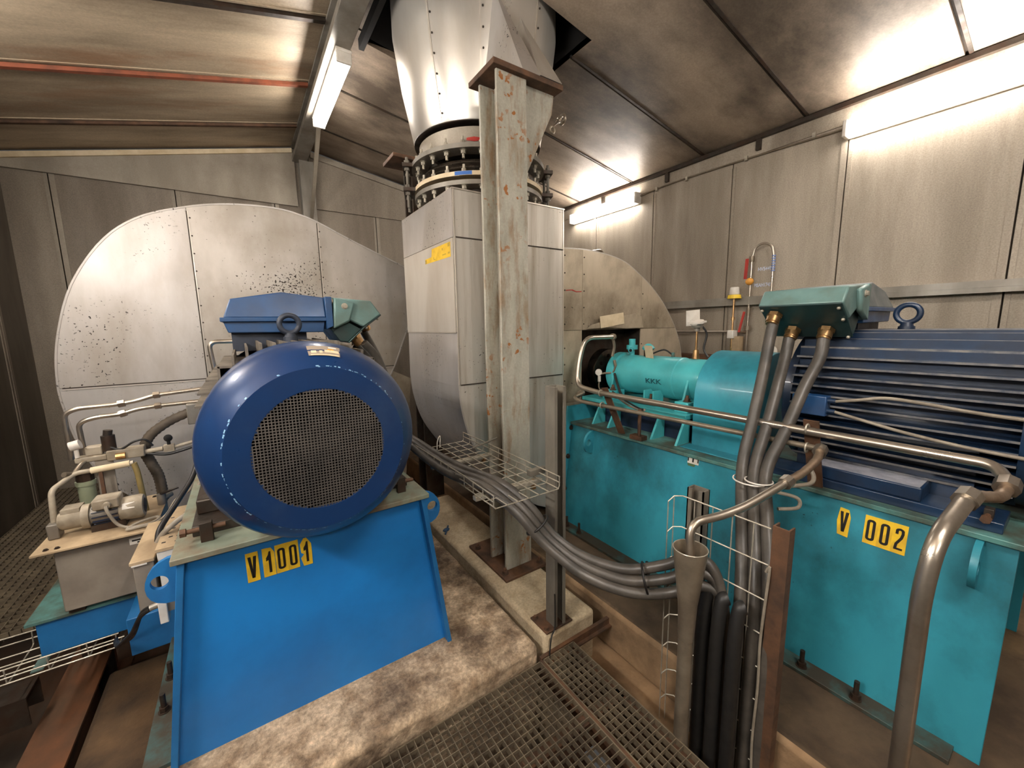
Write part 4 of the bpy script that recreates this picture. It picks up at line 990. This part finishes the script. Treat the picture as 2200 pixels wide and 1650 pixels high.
for k, (x, y) in enumerate(((1.46,.79),(1.452,.725),(1.455,.66))):
    cable(('black power cable at the funnel side of the dark floor bundle','black power cable in the middle of the dark floor bundle','black power cable at the camera side of the dark floor bundle')[k], [(1.49,y-.01,.62),(x+.02,y,.60),(x,y,.45),(x,y,.1),(x,y,-.2)], .026, CABLEBK)
b = B(); b.torus((1.895,.833,.975), 'z', .077, .0035, 36, 8); tag(put('cable_tie', b, WHITE), 'white cable tie round the three cables hanging from the right motor', 'cable tie')
b = B(); b.torus((1.885,.80,.985), 'z', .055, .0035, 30, 8); tag(put('cable_tie', b, WHITE), 'second white cable tie slightly nearer the camera on the hanging cables', 'cable tie')

for lab, c, d, rr in (('black cable tie round the dusty cables just below the wire tray', (1.075,1.40,.765), (.45,-.45,-.75), .062), ('black cable tie round the dusty cables left of the funnel', (1.36,1.0,.60), (.6,-.75,.25), .064)):
    d = Vector(d).normalized(); q = d.to_track_quat('Y', 'Z').to_matrix(); b = B(); b.torus((0,0,0), 'y', rr, .005, 32, 8)
    for v in b.bm.verts: v.co = q @ v.co + Vector(c)
    tag(put('cable_tie', b, BLACKINK), lab, 'cable tie')

# vertical wire ladder and struts for the cables
X0 = 1.545
lines = [[(X0-.04,1.0,z-.03),(X0-.02,.985,z-.005),(X0,.955,z),(X0,.60,z)] for z in (.945,.80,.655,.51,.365,.22,.075,-.06)]
cross = [[(X0,y,.945),(X0,y,-.2)] for y in (.90,.82,.74,.66)]+[[(X0-.04,1.0,.915),(X0-.04,1.0,-.2)],[(X0-.02,.985,.94),(X0-.02,.985,-.2)]]
wire_tray('cable_ladder', 'upright wire cable ladder standing behind the funnel pipe', lines, cross, .0026)
def strut(lab, x, y, zt, w, dpt, m=ZINCD):
    if m is DARKST:
        b = B(); b.box(x, x+.006, y-w/2, y+w/2, -.2, zt).box(x+.006, x+dpt, y-w/2, y-w/2+.006, -.2, zt).box(x+.006, x+dpt, y+w/2-.006, y+w/2, -.2, zt)
        return tag(put('support_strut', b, RUSTST), lab, 'post')
    b = B(); b.box(x, x+dpt, y-w/2, y-w/2+.006, -.2, zt).box(x, x+dpt, y+w/2-.006, y+w/2, -.2, zt).box(x+dpt-.006, x+dpt, y-w/2, y+w/2, -.2, zt).box(x, x+.006, y-w/2, y-w/2+.022, -.2, zt).box(x, x+.006, y+w/2-.022, y+w/2, -.2, zt)
    tag(put('support_strut', b, m), lab, 'post')
strut('short grey channel post behind the upright wire ladder', 1.562, .91, .985, .075, .05)
strut('dark channel post on the camera side of the hanging cables', 1.535, .565, .965, .055, .045, DARKST)
b = B(); b.tube([(1.528,.60,.78),(1.525,.592,.80),(1.525,.588,.78),(1.527,.60,.5),(1.525,.595,.3),(1.527,.60,.05),(1.525,.59,-.15)], .005, n=8); tag(put('earth_wire', b, CABLEGR), 'thin pale earth wire running down the dark channel post', 'wire')

# ------------------------------------------------------------------ funnel and drain pipes
t = thing('drain_funnel', 'grey steel funnel on a standing drain pipe in front of the wire ladder', 'funnel', (1.36, .80, -.2))
fc = Vector((1.36, .80, 0))
b = B(); b.lathe([(.838,.061),(.838,.064),(.60,.036),(.45,.030),(.45,.026),(.60,.032),(.83,.058)], fc, 'z', 32, closed=True); put('funnel_cone', b, PIPED, t)
b = B(); b.cyl(fc+Vector((0,0,-.2)), fc+Vector((0,0,.46)), .029, n=20); put('down_pipe', b, PIPED, t)
b = B(); b.tube([(1.36,.80,.838),(1.36,.80,.825)], .001, n=4, curve=False); b.torus((1.36,.80,.838),'z',.0625,.002,32,6); put('rim_wire', b, ZINC, t)
pz = 1.222
t = thing('drain_pipe', 'upper stainless pipe along the right base running down at the right edge', 'pipe', (2.06, 1.0, pz))
b = B(); b.bend([(2.52,2.30,1.50),(2.54,2.30,1.615),(2.22,2.24,1.60),(2.10,2.20,1.36),(2.06,2.10,1.222)], .016, .06, 14) if False else None
b.bend([(2.46,2.20,1.60),(2.18,2.22,1.60),(2.12,2.22,1.42),(2.08,2.20,1.24),(2.055,1.95,pz),(2.055,.15,pz-.012),(1.995,.113,1.172)], .0185, .08, 14); put('long_run', b, PIPE, t)
for p, q in (((2.0,.114,1.176),(1.96,.114,1.16)), ((1.765,.166,1.176),(1.725,.172,1.162))):
    b = B(); b.cyl(p, q, .031, n=8); put('union_nut', b, PIPE, t)
b = B(); b.tube([(1.965,.114,1.162),(1.91,.12,1.148),(1.84,.14,1.158),(1.76,.165,1.174)], .0165, n=12, ridges=1, sub=4); put('flex_hose', b, COPPER, t, smooth=80)
b = B(); b.bend([(1.735,.17,1.166),(1.535,.192,1.10),(1.50,.20,.95),(1.50,.192,-.2)], .0225, .12, 18); put('down_pipe', b, PIPE, t)
b = B(); b.tube([(2.46,2.20,1.60),(2.49,2.21,1.60)], .026, n=10).tube([(2.48,2.21,1.59),(2.50,2.21,1.52),(2.49,2.22,1.44)], .012, n=8); put('elbow', b, PIPED, t)
t = thing('drain_pipe', 'lower stainless pipe under the upper one ending over the funnel', 'pipe', (2.08, 1.4, 1.135))
b = B(); b.bend([(2.20,2.26,1.16),(2.10,2.26,1.14),(2.07,2.15,1.128),(2.07,.72,1.140),(2.055,.63,1.142),(2.01,.625,1.138)], .0135, .06, 12); put('long_run', b, PIPED, t)
b = B(); b.tube([(2.22,2.28,1.165),(2.16,2.27,1.15)], .024, n=8); put('elbow_nut', b, PIPED, t)
for p, q in (((2.04,.627,1.150),(2.005,.622,1.140)), ((1.815,.655,1.052),(1.782,.66,1.04))):
    b = B(); b.cyl(p, q, .027, n=8); put('union_nut', b, PIPE, t)
b = B(); b.tube([(2.01,.623,1.143),(1.96,.615,1.118),(1.88,.632,1.075),(1.805,.656,1.05)], .0155, n=12, ridges=1, sub=4); put('flex_hose', b, COPPER, t, smooth=80)
b = B(); b.bend([(1.79,.658,1.044),(1.60,.722,.968),(1.50,.77,.938),(1.385,.822,.925),(1.362,.80,.79)], .0165, .07, 14); put('funnel_pipe', b, PIPE, t)
for k, (lab, y, x1, z1) in enumerate((('brown flat bracket holding both pipes near the turquoise bearing housing', 1.93, 2.09, 1.255), ('brown flat bracket holding both pipes by the navy motor', .69, 2.09, 1.255))):
    t = thing('pipe_bracket', lab, 'bracket', (2.2, y, Z1))
    b = B(); b.bar((2.215,y-.06*(1-k),Z1+.003),(x1,y,z1), .06, .008, (0,1,0) if False else (1,0,.3)); put('flat_bar', b, RUSTST, t)
    for z, x in ((pz,2.055),(1.133,2.07)):
        b = B(); b.torus((x, y, z), 'y', .021, .004, 20, 8); put('pipe_clip', b, ZINC, t)
t = thing('pipe_stub', 'short rusty pipe stub on the edge of the turquoise base', 'pipe', (2.2, 1.70, Z1))
b = B(); b.cyl((2.19,1.70,Z1+.03),(2.19,1.70,1.125),.012,n=10); put('stub', b, RUSTST, t)
b = B(); b.box(2.165,2.225,1.66,1.76,Z1+.001,Z1+.03); put('foot', b, RUSTST, t)
b = B(); b.tube([(2.20,1.95,1.20),(2.26,1.85,1.12),(2.27,1.75,1.10),(2.24,1.70,1.115)], .008, n=8); tag(put('signal_wire', b, CABLEGR), 'tan wire drooping from the pipe bracket along the turquoise base', 'wire')
b = B(); b.tube([(2.20,1.955,1.215),(2.24,1.85,1.15),(2.25,1.75,1.115),(2.23,1.705,1.12)], .006, n=8); tag(put('signal_wire', b, CABLEBK), 'dark wire drooping above the tan wire along the turquoise base', 'wire')
b = B(); b.tube([(1.93,.76,.96),(2.0,.70,.965),(2.06,.66,.975),(2.09,.66,1.0),(2.10,.68,1.03)], .009, n=8); tag(put('signal_wire', b, CABLEGR), 'tan wire bending from the hanging cables towards the brown pipe bracket', 'wire')
b = B(); b.tube([(1.92,.76,.94),(1.98,.68,.92),(1.97,.67,.88),(1.90,.72,.875)], .008, n=8); tag(put('signal_wire', b, CABLEGR), 'tan wire loop beside the white cable tie', 'wire')
# ------------------------------------------------------------------ oil unit on the left
t = thing('oil_tank', 'grey oil tank with an overhanging dusty top plate at the left', 'tank', (-.68, 3.0, .28))
b = B(); b.box(-.875, -.50, 2.79, 3.28, .30, .645); put('tank_body', b, TANK, t, bevel=.006)
b = B(); b.box(-.935, -.485, 2.735, 3.34, .645, .655); put('top_plate', b, TAN, t, bevel=.001)
for x, y in ((-.89,2.77),(-.85,2.765),(-.905,3.0),(-.52,3.25),(-.56,3.29)):
    b = B(); b.hexbolt((x,y,.655),(0,0,1),.008,.008); put('plate_screw', b, DARKST, t)
for x in (-.84, -.54):
    b = B(); b.box(x-.03, x+.03, 2.82, 3.24, .272, .30); put('tank_foot', b, DARKST, t)
b = B(); b.box(-.60, -.515, 2.787, 2.7895, .575, .61); b.box(-.59,-.555,2.786,2.787,.592,.600,1); b.box(-.548,-.53,2.786,2.787,.595,.603,1); b.box(-.57,-.545,2.786,2.787,.58,.587,1); put('label_strip', b, [WHITE, BLACKINK], t, smooth=0, label='white adhesive label strip')
b = B(); b.box(-1.0, -.32, 2.85, 3.5, .07, .255); b2 = tag(put('support_skid', b, BLUED, bevel=.003), 'dark blue steel skid under the grey oil tank', 'skid')
b = B(); b.box(-1.03, -.31, 2.83, 3.52, .255, .272); o = put('skid_plate', b, TURQD, b2, bevel=.002)
b = B(); b.box(-.62, -.38, 2.60, 2.845, .06, .262); put('skid_arm', b, BLUED, b2, bevel=.003)
for x in (-.95, -.5):
    b = B(); b.box(x-.05, x+.05, 3.3, 3.45, -.65, .07); put('skid_leg', b, DARKST, b2)

t = thing('oil_pump', 'small beige oil pump with electric motor on the tank top plate', 'pump', (-.72, 2.93, .655))
py, pz_ = 2.93, .735
b = B(); b.lathe([(-.755,.0),(-.755,.052),(-.64,.052),(-.64,0)], (0,py,pz_), 'x', 28); put('motor_body', b, GREYST, t)
b = B()
for k in range(14):
    a = 2*PI*k/14; u = Vector((0,math.cos(a),math.sin(a))); w = Vector((0,-math.sin(a),math.cos(a))); b.obox(Vector((-.695,py,pz_))+u*.056, (.05,0,0), u*.006, w*.002)
put('motor_fins', b, DARKNAVY, t, smooth=0)
b = B(); b.lathe([(-.64,.0),(-.64,.063),(-.56,.066),(-.545,.06),(-.543,.045),(-.543,0)], (0,py,pz_), 'x', 32); put('fan_cover', b, PUMPG, t)
b = B(); b.lathe([(-.5425,0),(-.5425,.04),(-.5415,.04),(-.5415,0)], (0,py,pz_), 'x', 24); put('cover_grille', b, DARKST, t)
b = B(); b.lathe([(-.785,0),(-.785,.064),(-.755,.064),(-.755,0)], (0,py,pz_), 'x', 32); put('coupling_flange', b, PUMPG, t)
b = B(); b.lathe([(-.875,0),(-.875,.04),(-.86,.05),(-.785,.05),(-.785,0)], (0,py,pz_), 'x', 20); b.box(-.86,-.79,py-.03,py+.06,pz_+.03,pz_+.062); put('pump_body', b, PUMPG, t)
b = B(); b.box(-.915,-.872,py-.04,py+.03,.657,.735); put('port_block', b, GREYST, t, bevel=.005)
b = B(); b.box(-.735,-.63,py-.075,py+.035,.775,.83); put('junction_box', b, PUMPG, t, bevel=.008)
b = B(); b.cyl((-.675,py-.076,.80),(-.675,py-.098,.80),.016,n=14); put('cable_gland', b, PUMPG, t)
b = B(); b.box(-.755,-.62,py-.05,py+.05,.655,.69); put('motor_foot', b, DARKST, t)
b = B(); b.obox((-.60,py-.055,pz_+.03), (.025,0,0), (0,.008,.014), (0,-.001,.0008)); put('paper_label', b, WHITE, t, smooth=0)
b = B(); b.tube([(-.675,py-.10,.80),(-.668,py-.115,.77),(-.64,py-.12,.70),(-.60,py-.13,.672),(-.55,py-.14,.668),(-.50,py-.12,.667),(-.48,py-.07,.667),(-.50,py-.05,.667),(-.56,py-.1,.675),(-.60,py-.15,.667),(-.54,py-.16,.672),(-.49,py-.15,.668),(-.44,py-.10,.69),(-.40,py-.05,.745),(-.33,py-.1,.80),(-.30,py-.1,.86)], .0075, n=8)
tag(put('pump_cable', b, CABLEGR), 'beige coiled cable from the small oil pump motor', 'cable')
t = thing('oil_filter', 'pale green oil filter canister hanging beside the oil pump', 'filter', (-.80, 3.1, .72))
b = B(); b.cyl((-.80,3.1,.72),(-.80,3.1,.86),.036,n=24).cyl((-.80,3.1,.86),(-.80,3.1,.885),.042,n=24); put('canister', b, mat('pale_green', srgb(150,158,132), srgb(122,128,104), .4), t)
b = B(); b.cyl((-.80,3.1,.885),(-.80,3.1,.93),.038,n=8); put('filter_head', b, DARKST, t)
t = thing('oil_piping', 'beige pipework and valve block standing on the oil tank', 'pipework', (-.70, 3.08, .655))
b = B(); b.bend([(-.894,2.93,.735),(-.890,2.95,.90),(-.825,3.06,.945),(-.70,3.05,.95),(-.585,3.05,.958)], .0125, .03, 12); put('suction_pipe', b, PUMPG, t)
b = B(); b.cyl((-.76,3.05,.948),(-.60,3.05,.957),.018,n=14); put('pipe_sleeve', b, PAPER, t)
b = B(); b.bend([(-.835,3.055,.94),(-.855,3.02,.955)], .014, .01, 10).tube([(-.825,3.06,.945),(-.80,3.1,.985),(-.77,3.12,1.0)], .012, n=10); put('tee_branch', b, PIPED, t)
b = B(); b.bend([(-.585,3.05,.955),(-.575,3.05,.90),(-.565,3.06,.655)], .014, .03, 12); put('return_hose', b, mat('olive_hose', srgb(150,130,80), srgb(116,100,60), .6), t)
b = B(); b.box(-.755,-.68,3.11,3.12,.655,1.0); put('support_plate', b, TANK, t)
b = B(); b.box(-.73,-.715,3.04,3.055,.655,.94); put('support_bar', b, RUSTST, t)
b = B(); b.box(-.83,-.70,3.10,3.17,.985,1.015).box(-.70,-.54,3.09,3.16,.975,1.035).box(-.79,-.72,3.12,3.18,1.015,1.065); put('valve_block', b, PUMPG, t, bevel=.006)
b = B(); b.cyl((-.66,3.085,1.0),(-.62,3.085,1.0),.018,n=8); put('fitting', b, BRASS, t)
b = B(); b.cyl((-.69,3.13,1.03),(-.69,3.13,1.12),.03,n=10).cyl((-.69,3.13,1.12),(-.685,3.13,1.15),.02,n=10); put('solenoid', b, DARKST, t)
b = B(); b.tube([(-.69,3.11,1.06),(-.64,3.10,1.035),(-.58,3.09,1.07),(-.53,3.09,1.075),(-.50,3.1,1.03)], .006, n=8); put('wire', b, CABLEBK, t)
b = B(); b.cyl((-.835,3.1,1.085),(-.795,3.1,1.095),.026,n=20).cyl((-.815,3.1,1.02),(-.815,3.1,1.08),.01,n=8); put('pressure_gauge', b, WHITE, t)
b = B(); b.cyl((-.54,3.12,.995),(-.46,3.12,1.0),.014,n=10).box(-.455,-.405,3.1,3.14,.98,1.02).cyl((-.405,3.12,1.0),(-.30,3.12,1.02),.010,n=8); put('regulator_line', b, PUMPG, t)
b = B(); b.cyl((-.43,3.12,1.02),(-.43,3.12,1.045),.009,n=8).sphere((-.43,3.12,1.06),.022,12); put('knob', b, BLACK, t, label='black knob')
b = B(); b.tube([(-.54,3.12,.985),(-.45,3.11,.965),(-.38,3.1,.975),(-.30,3.1,.995)], .009, n=8); put('hose', b, CABLEBK, t)
for lab, pts in (('outer of two stainless oil pipes bending from the tank towards the deep blue motor', [(-.865,3.2,.99),(-.863,3.2,1.255),(-.81,3.2,1.28),(-.64,3.2,1.283),(-.55,3.2,1.295),(-.48,3.2,1.318),(-.21,3.2,1.338),(.05,3.2,1.345)]),
                 ('inner of two stainless oil pipes bending from the tank towards the deep blue motor', [(-.81,3.2,1.01),(-.815,3.2,1.20),(-.73,3.2,1.222),(-.64,3.2,1.222),(-.56,3.2,1.245),(-.48,3.2,1.252),(-.24,3.2,1.258),(.05,3.2,1.275)])):
    t = thing('oil_pipe', lab, 'pipe', pts[0], 'stainless oil pipes')
    b = B(); b.bend(pts, .0125, .06, 12); put('tube', b, PIPE, t)
    for p, q in ((3, 4), (5, 6)):
        a, c = Vector(pts[p]), Vector(pts[q]); d = (c-a).normalized(); b = B(); b.cyl(a-d*.0, a+d*.03, .021, n=6); put('coupling_nut', b, PIPE, t)
b = B(); b.tube([(-.30,3.2,1.20),(-.42,3.2,1.15),(-.52,3.2,1.075),(-.555,3.2,.99),(-.535,3.2,.90),(-.512,3.2,.82),(-.505,3.2,.73),(-.505,3.2,.657)], .026, n=14, sub=9, ridges=1); tag(put('ribbed_hose', b, RUBBER), 'thick brown ribbed hose curving from the tank to the deep blue motor', 'hose')
b = B(); b.box(-.33,-.26,3.15,3.25,1.12,1.25); tag(put('hose_connector', b, GREYST, bevel=.006), 'grey connector block at the end of the ribbed hose', 'connector')
b = B(); b.bend([(-.165,3.3,1.30),(-.17,3.3,1.43),(-.185,3.3,1.63),(.12,3.3,1.63),(.14,3.3,1.45)], .0145, .05, 12); tag(put('oil_pipe', b, PIPE), 'bright pipe bow showing above the rear of the deep blue motor', 'pipe')
t = thing('ball_valve', 'dark valve stub on the oil tank plate behind the pump motor', 'valve', (-.50, 3.12, .655))
b = B(); b.cyl((-.50,3.12,.655),(-.50,3.12,.72),.022,n=12).cyl((-.50,3.12,.69),(-.46,3.16,.70),.02,n=10); put('valve_body', b, GREYST, t)
b = B(); b.bar((-.50,3.1,.725),(-.42,3.14,.735),.02,.008); put('lever', b, DARKST, t)
t = thing('cable_box', 'grey sheet cabinet with a tan top between oil tank and bright blue base', 'cabinet', (-.455, 2.42, .30))
b = B(); b.box(-.495,-.425,2.28,2.66,.45,.685); put('body', b, TANK, t, bevel=.003)
b = B(); b.box(-.503,-.42,2.27,2.72,.685,.700); put('top', b, TAN, t, bevel=.002)
b = B(); b.box(-.497,-.445,2.2695,2.2705,.679,.686); put('edge_strip', b, WHITE, t, smooth=0)
b = B(); b.box(-.485,-.34,2.40,2.44,.43,.449); put('shelf_arm', b, DARKST, t)
t = thing('cable_box', 'pale sheet cabinet with slotted tan top touching the bright blue base', 'cabinet', (-.365, 2.5, .45))
b = B(); b.box(-.412,-.335,2.285,2.73,.45,.715); put('body', b, WHITE, t, bevel=.003)
b = B(); b.box(-.415,-.318,2.28,2.8,.715,.728)
for k in range(7): b.box(-.352,-.326,2.33+k*.06,2.336+k*.06,.728,.7285,1); b.box(-.40+(k%2)*.02,-.385+(k%2)*.02,2.34+k*.05,2.352+k*.05,.728,.7285,1)
put('top', b, [TAN, BLACKINK], t, smooth=0)
for lab, pts in (('black hose rising from the cabinet top past the left of the deep blue motor', [(-.43,2.45,.70),(-.42,2.5,.745),(-.36,2.62,.82),(-.30,2.75,.90),(-.27,2.85,1.0),(-.26,2.9,1.1)]), ('grey hose rising from the cabinet top to the blue base plate', [(-.43,2.44,.695),(-.40,2.44,.74),(-.35,2.46,.775),(-.29,2.5,.81),(-.25,2.55,.92)])):
    b = B(); b.tube(pts, .013, n=10); tag(put('hose', b, CABLEBK if 'black' in lab else CABLEGR), lab, 'hose')
t = thing('switch_box', 'small white switch box on the left flank of the bright blue base', 'switch', (-.345, 1.98, .56))
b = B(); b.box(-.372,-.345,1.95,2.0,.56,.66); put('case', b, WHITE, t, bevel=.003)
b = B(); b.box(-.345,-.30,1.96,1.99,.60,.66).cyl((-.372,1.98,.63),(-.40,1.98,.625),.012,n=10); put('mount', b, GREYST, t)
for k, d in enumerate((0, .02)):
    b = B(); b.tube([(-.40,1.98+d,.62),(-.44,2.02+d,.58),(-.50,2.15+d,.45-d),(-.56,2.3+d,.34-d),(-.64,2.5+d,.20),(-.70,2.72+d,.10)], .008, n=8); tag(put('signal_wire', b, CABLEBK), ('black wire sagging from the white switch box to the floor tray','second black wire just behind the one from the white switch box')[k], 'wire')

# floor level on the far left
lines = [[(-1.72,y,z),(-.70,y,z)] for y, z in ((2.78,.06),(2.79,.10),(2.78,.03),(2.87,.025),(2.95,.025),(3.03,.025),(3.09,.06),(3.09,.10))]
cross = [[(x,2.78,.10),(x,2.785,.03),(x,2.80,.022),(x,3.07,.022),(x,3.085,.03),(x,3.09,.10)] for x in (-1.66,-1.52,-1.38,-1.24,-1.10,-.96,-.82,-.71)]
tl = wire_tray('cable_tray', 'wire cable tray lying on the floor at the far left', lines, cross, .0032)
b = B(); b.box(-1.03,-.985,2.80,3.08,.028,.034); put('cross_plate', b, GLANDGR, tl)
b = B(); b.box(XL+.004,-1.06,2.80,2.96,-.10,-.09).box(XL+.004,-1.06,2.80,2.808,-.24,-.10).box(XL+.004,-1.06,2.952,2.96,-.24,-.10)
tag(put('floor_beam', b, DARKST), 'grey steel channel below the far left wire tray', 'beam')
b = B(); b.box(-1.055,-.87,.2,3.7,-.30,-.285).box(-.97,-.955,.2,3.7,-.65,-.30).box(-1.055,-.87,.2,3.7,-.65,-.63)
tag(put('rusty_beam', b, mat('orange_rust', srgb(132,78,42), srgb(84,60,40), .8, 0, 4, (1,.4,1), srgb(70,52,36), .7, 2)), 'rusty steel beam running towards the camera in the lower left pit', 'beam')
b = B(); b.box(-.86,-.43,.0,3.15,-.65,-.33)
tag(put('concrete_ledge', b, mat('brown_dirt', srgb(110,84,56), srgb(72,56,40), .9, 0, 3, (1,1,1), srgb(40,32,26), .8, 2.2, bump=.5, bump_scale=25), bevel=.03), 'brown dirt-covered ledge left of the bright blue machine base', 'ledge')

# ------------------------------------------------------------------ along the right wall
b = B(); b.box(4.11, 4.2, .2, 4.9, 1.90, 1.945).box(4.11,4.118,.2,4.9,1.865,1.8995)
tag(put('wall_rail', b, GREYST), 'pale steel rail along the right wall at head height', 'rail')
b = B(); b.box(4.05, 4.2, .6, 4.6, 1.27, 1.36)
tag(put('wall_rail', b, RUSTST), 'brown steel rail low on the right wall above the guard', 'rail')
b = B(); b.tube([(4.14,4.4,1.605),(4.14,1.96,1.605)], .012, n=8, curve=False)
tag(put('wall_pipe', b, PIPE), 'thin level pipe on the right wall below the pale rail', 'pipe')
t = thing('sampling_pipe', 'gooseneck pipe with red lever and orange knob on the right wall', 'pipe', (4.12, 1.86, 1.2))
b = B(); b.bend([(4.12,1.955,1.25),(4.12,1.955,2.30),(4.12,1.93,2.40),(4.12,1.865,2.432),(4.12,1.79,2.40),(4.12,1.765,2.30),(4.12,1.765,1.3)], .0105, .05, 10); put('gooseneck', b, PIPE, t)
b = B(); b.bar((4.09,1.985,2.30),(4.085,1.99,2.11),.028,.008,(1,0,0)); put('lever', b, RED, t, label='red lever')
b = B(); b.cyl((4.12,1.955,2.27),(4.12,1.955,2.32),.022,n=10); put('valve', b, PIPED, t)
b = B(); b.sphere((4.10,1.955,2.085),.036,16,sq=(1,1,.95)); put('knob', b, ORANGE, t, label='orange knob')
b = B(); b.bar((4.10,1.985,1.80),(4.09,2.02,1.60),.02,.008,(1,0,0)); put('lever', b, RED, t, label='lower red lever')
b = B(); b.cyl((4.12,1.955,1.62),(4.12,1.955,1.66),.028,n=8).cyl((4.12,1.955,1.76),(4.12,1.955,1.84),.018,n=10); put('union', b, PIPED, t)
for z in [2.16+.022*k for k in range(7)]:
    b = B(); b.cyl((4.12,1.765,z),(4.12,1.765,z+.012),.016,n=10); put('tape_band', b, mat('blue_white_tape', srgb(120,140,190)) if z < 2.17 else bpy.data.materials['blue_white_tape'], t)
BW = mat('label_text', srgb(206,214,232), None, .5)
b = B(); text_bm(b, 'HV5449', .046, (4.193, 1.93, 2.185), (0,-1,0), (0,0,1), 0, .8, .0016); tag(put('wall_lettering', b, BW, smooth=0), 'white-blue lettering HV5449 inside the gooseneck', 'lettering')
b = B(); text_bm(b, 'PISAH1745', .046, (4.193, 1.955, 2.035), (0,-1,0), (0,0,1), 0, .72, .0016); tag(put('wall_lettering', b, BW, smooth=0), 'white-blue lettering PISAH1745 below the orange knob', 'lettering')
t = thing('warning_beacon', 'white capped beacon with yellow base beside the gooseneck pipe', 'beacon', (4.06, 2.07, 1.9))
b = B(); b.cyl((4.06,2.07,1.93),(4.06,2.07,1.965),.062,.056,n=20); put('beacon_base', b, YELLOW2, t)
b = B(); b.cyl((4.06,2.07,1.965),(4.06,2.07,2.04),.046,.04,n=20); put('beacon_cap', b, WHITE, t, bevel=.008)
b = B(); b.cyl((4.06,2.07,1.30),(4.06,2.07,1.93),.010,n=8).cyl((4.06,2.07,1.72),(4.06,2.07,1.75),.018,n=8); put('stem', b, BRASS, t)
b = B(); b.box(4.02,4.11,2.04,2.10,1.54,1.62); put('switch_body', b, WHITE, t, bevel=.006)
b = B(); b.box(4.05,4.13,1.99,2.06,1.362,1.56); tag(put('wall_bracket', b, TAN), 'tan upright bracket under the beacon on the low brown rail', 'bracket')
t = thing('dial_gauge', 'round white dial gauge above the coupling guard behind the hanging cables', 'gauge', (3.9, 1.66, 1.36))
b = B(); b.cyl((3.93,1.66,1.43),(3.90,1.655,1.43),.062,n=28); put('dial', b, WHITE, t)
b = B(); b.bar((3.8985,1.64,1.42),(3.8985,1.675,1.445),.005,.002); put('needle', b, BLACKINK, t)
b = B(); b.cyl((3.93,1.66,1.36),(3.93,1.66,1.40),.015,n=8).box(3.88,4.06,1.63,1.69,1.345,1.362); put('gauge_stem', b, PIPED, t)
for lab, pts in (('taller bent pipe rising over the right fan casing', [(2.95,3.25,2.30),(2.98,3.25,2.42),(3.02,3.25,2.44),(3.45,3.25,2.53),(3.48,3.25,2.0)]), ('shorter bent pipe over the right fan casing', [(3.00,3.1,2.27),(3.02,3.1,2.33),(3.16,3.1,2.31),(3.20,3.1,2.10)])):
    b = B(); b.bend(pts, .014, .06, 10); tag(put('drain_pipe', b, PIPE), lab, 'pipe')
b = B(); b.box(2.62,2.95,2.9,3.2,2.29,2.335); tag(put('rubber_mat', b, BLACK, bevel=.01), 'black lagging strip on top of the right fan casing', 'lagging')
# scraps on the pad and plinth
b = B(); b.sphere((1.20,2.75,.105),.03,8,sq=(1,.5,.5)); b.bar((1.17,2.7,.1),(1.24,2.8,.105),.012,.01); tag(put('cloth_scrap', b, mat('blue_rag', srgb(40,66,92))), 'crumpled dark blue rag on the pale concrete pad', 'rag')

# ------------------------------------------------------------------ camera, air, exposure
cam = bpy.data.cameras.new('camera'); co = bpy.data.objects.new('camera', cam); COL.objects.link(co); SC.camera = co
YAW, PIT_, ROL, F = .593530911, .145463231, -.0170967623, 851.034787
fw = Vector((math.sin(YAW)*math.cos(PIT_), math.cos(YAW)*math.cos(PIT_), -math.sin(PIT_)))
r = Vector((math.cos(YAW), -math.sin(YAW), 0)); u = r.cross(fw)
r2 = math.cos(ROL)*r + math.sin(ROL)*u; u2 = -math.sin(ROL)*r + math.cos(ROL)*u
M = Matrix((r2, u2, -fw)).transposed().to_4x4(); M.translation = Vector((0, 0, 1.70)); co.matrix_world = M
cam.sensor_fit = 'HORIZONTAL'; cam.sensor_width = 36; cam.lens = 36*F/2200; cam.clip_start = .02
w = bpy.data.worlds.new('world'); SC.world = w; w.use_nodes = True
w.node_tree.nodes['Background'].inputs[0].default_value = (.9, .85, .8, 1); w.node_tree.nodes['Background'].inputs[1].default_value = .02
SC.view_settings.view_transform = 'Standard'; SC.view_settings.look = 'None'; SC.view_settings.gamma = 1; SC.view_settings.use_curve_mapping = False
SC.view_settings.exposure = 1.75
SC.cycles.max_bounces = 8; SC.cycles.diffuse_bounces = 5; SC.cycles.glossy_bounces = 4
SC.cycles.use_denoising = True
SC.cycles.sample_clamp_indirect = 8
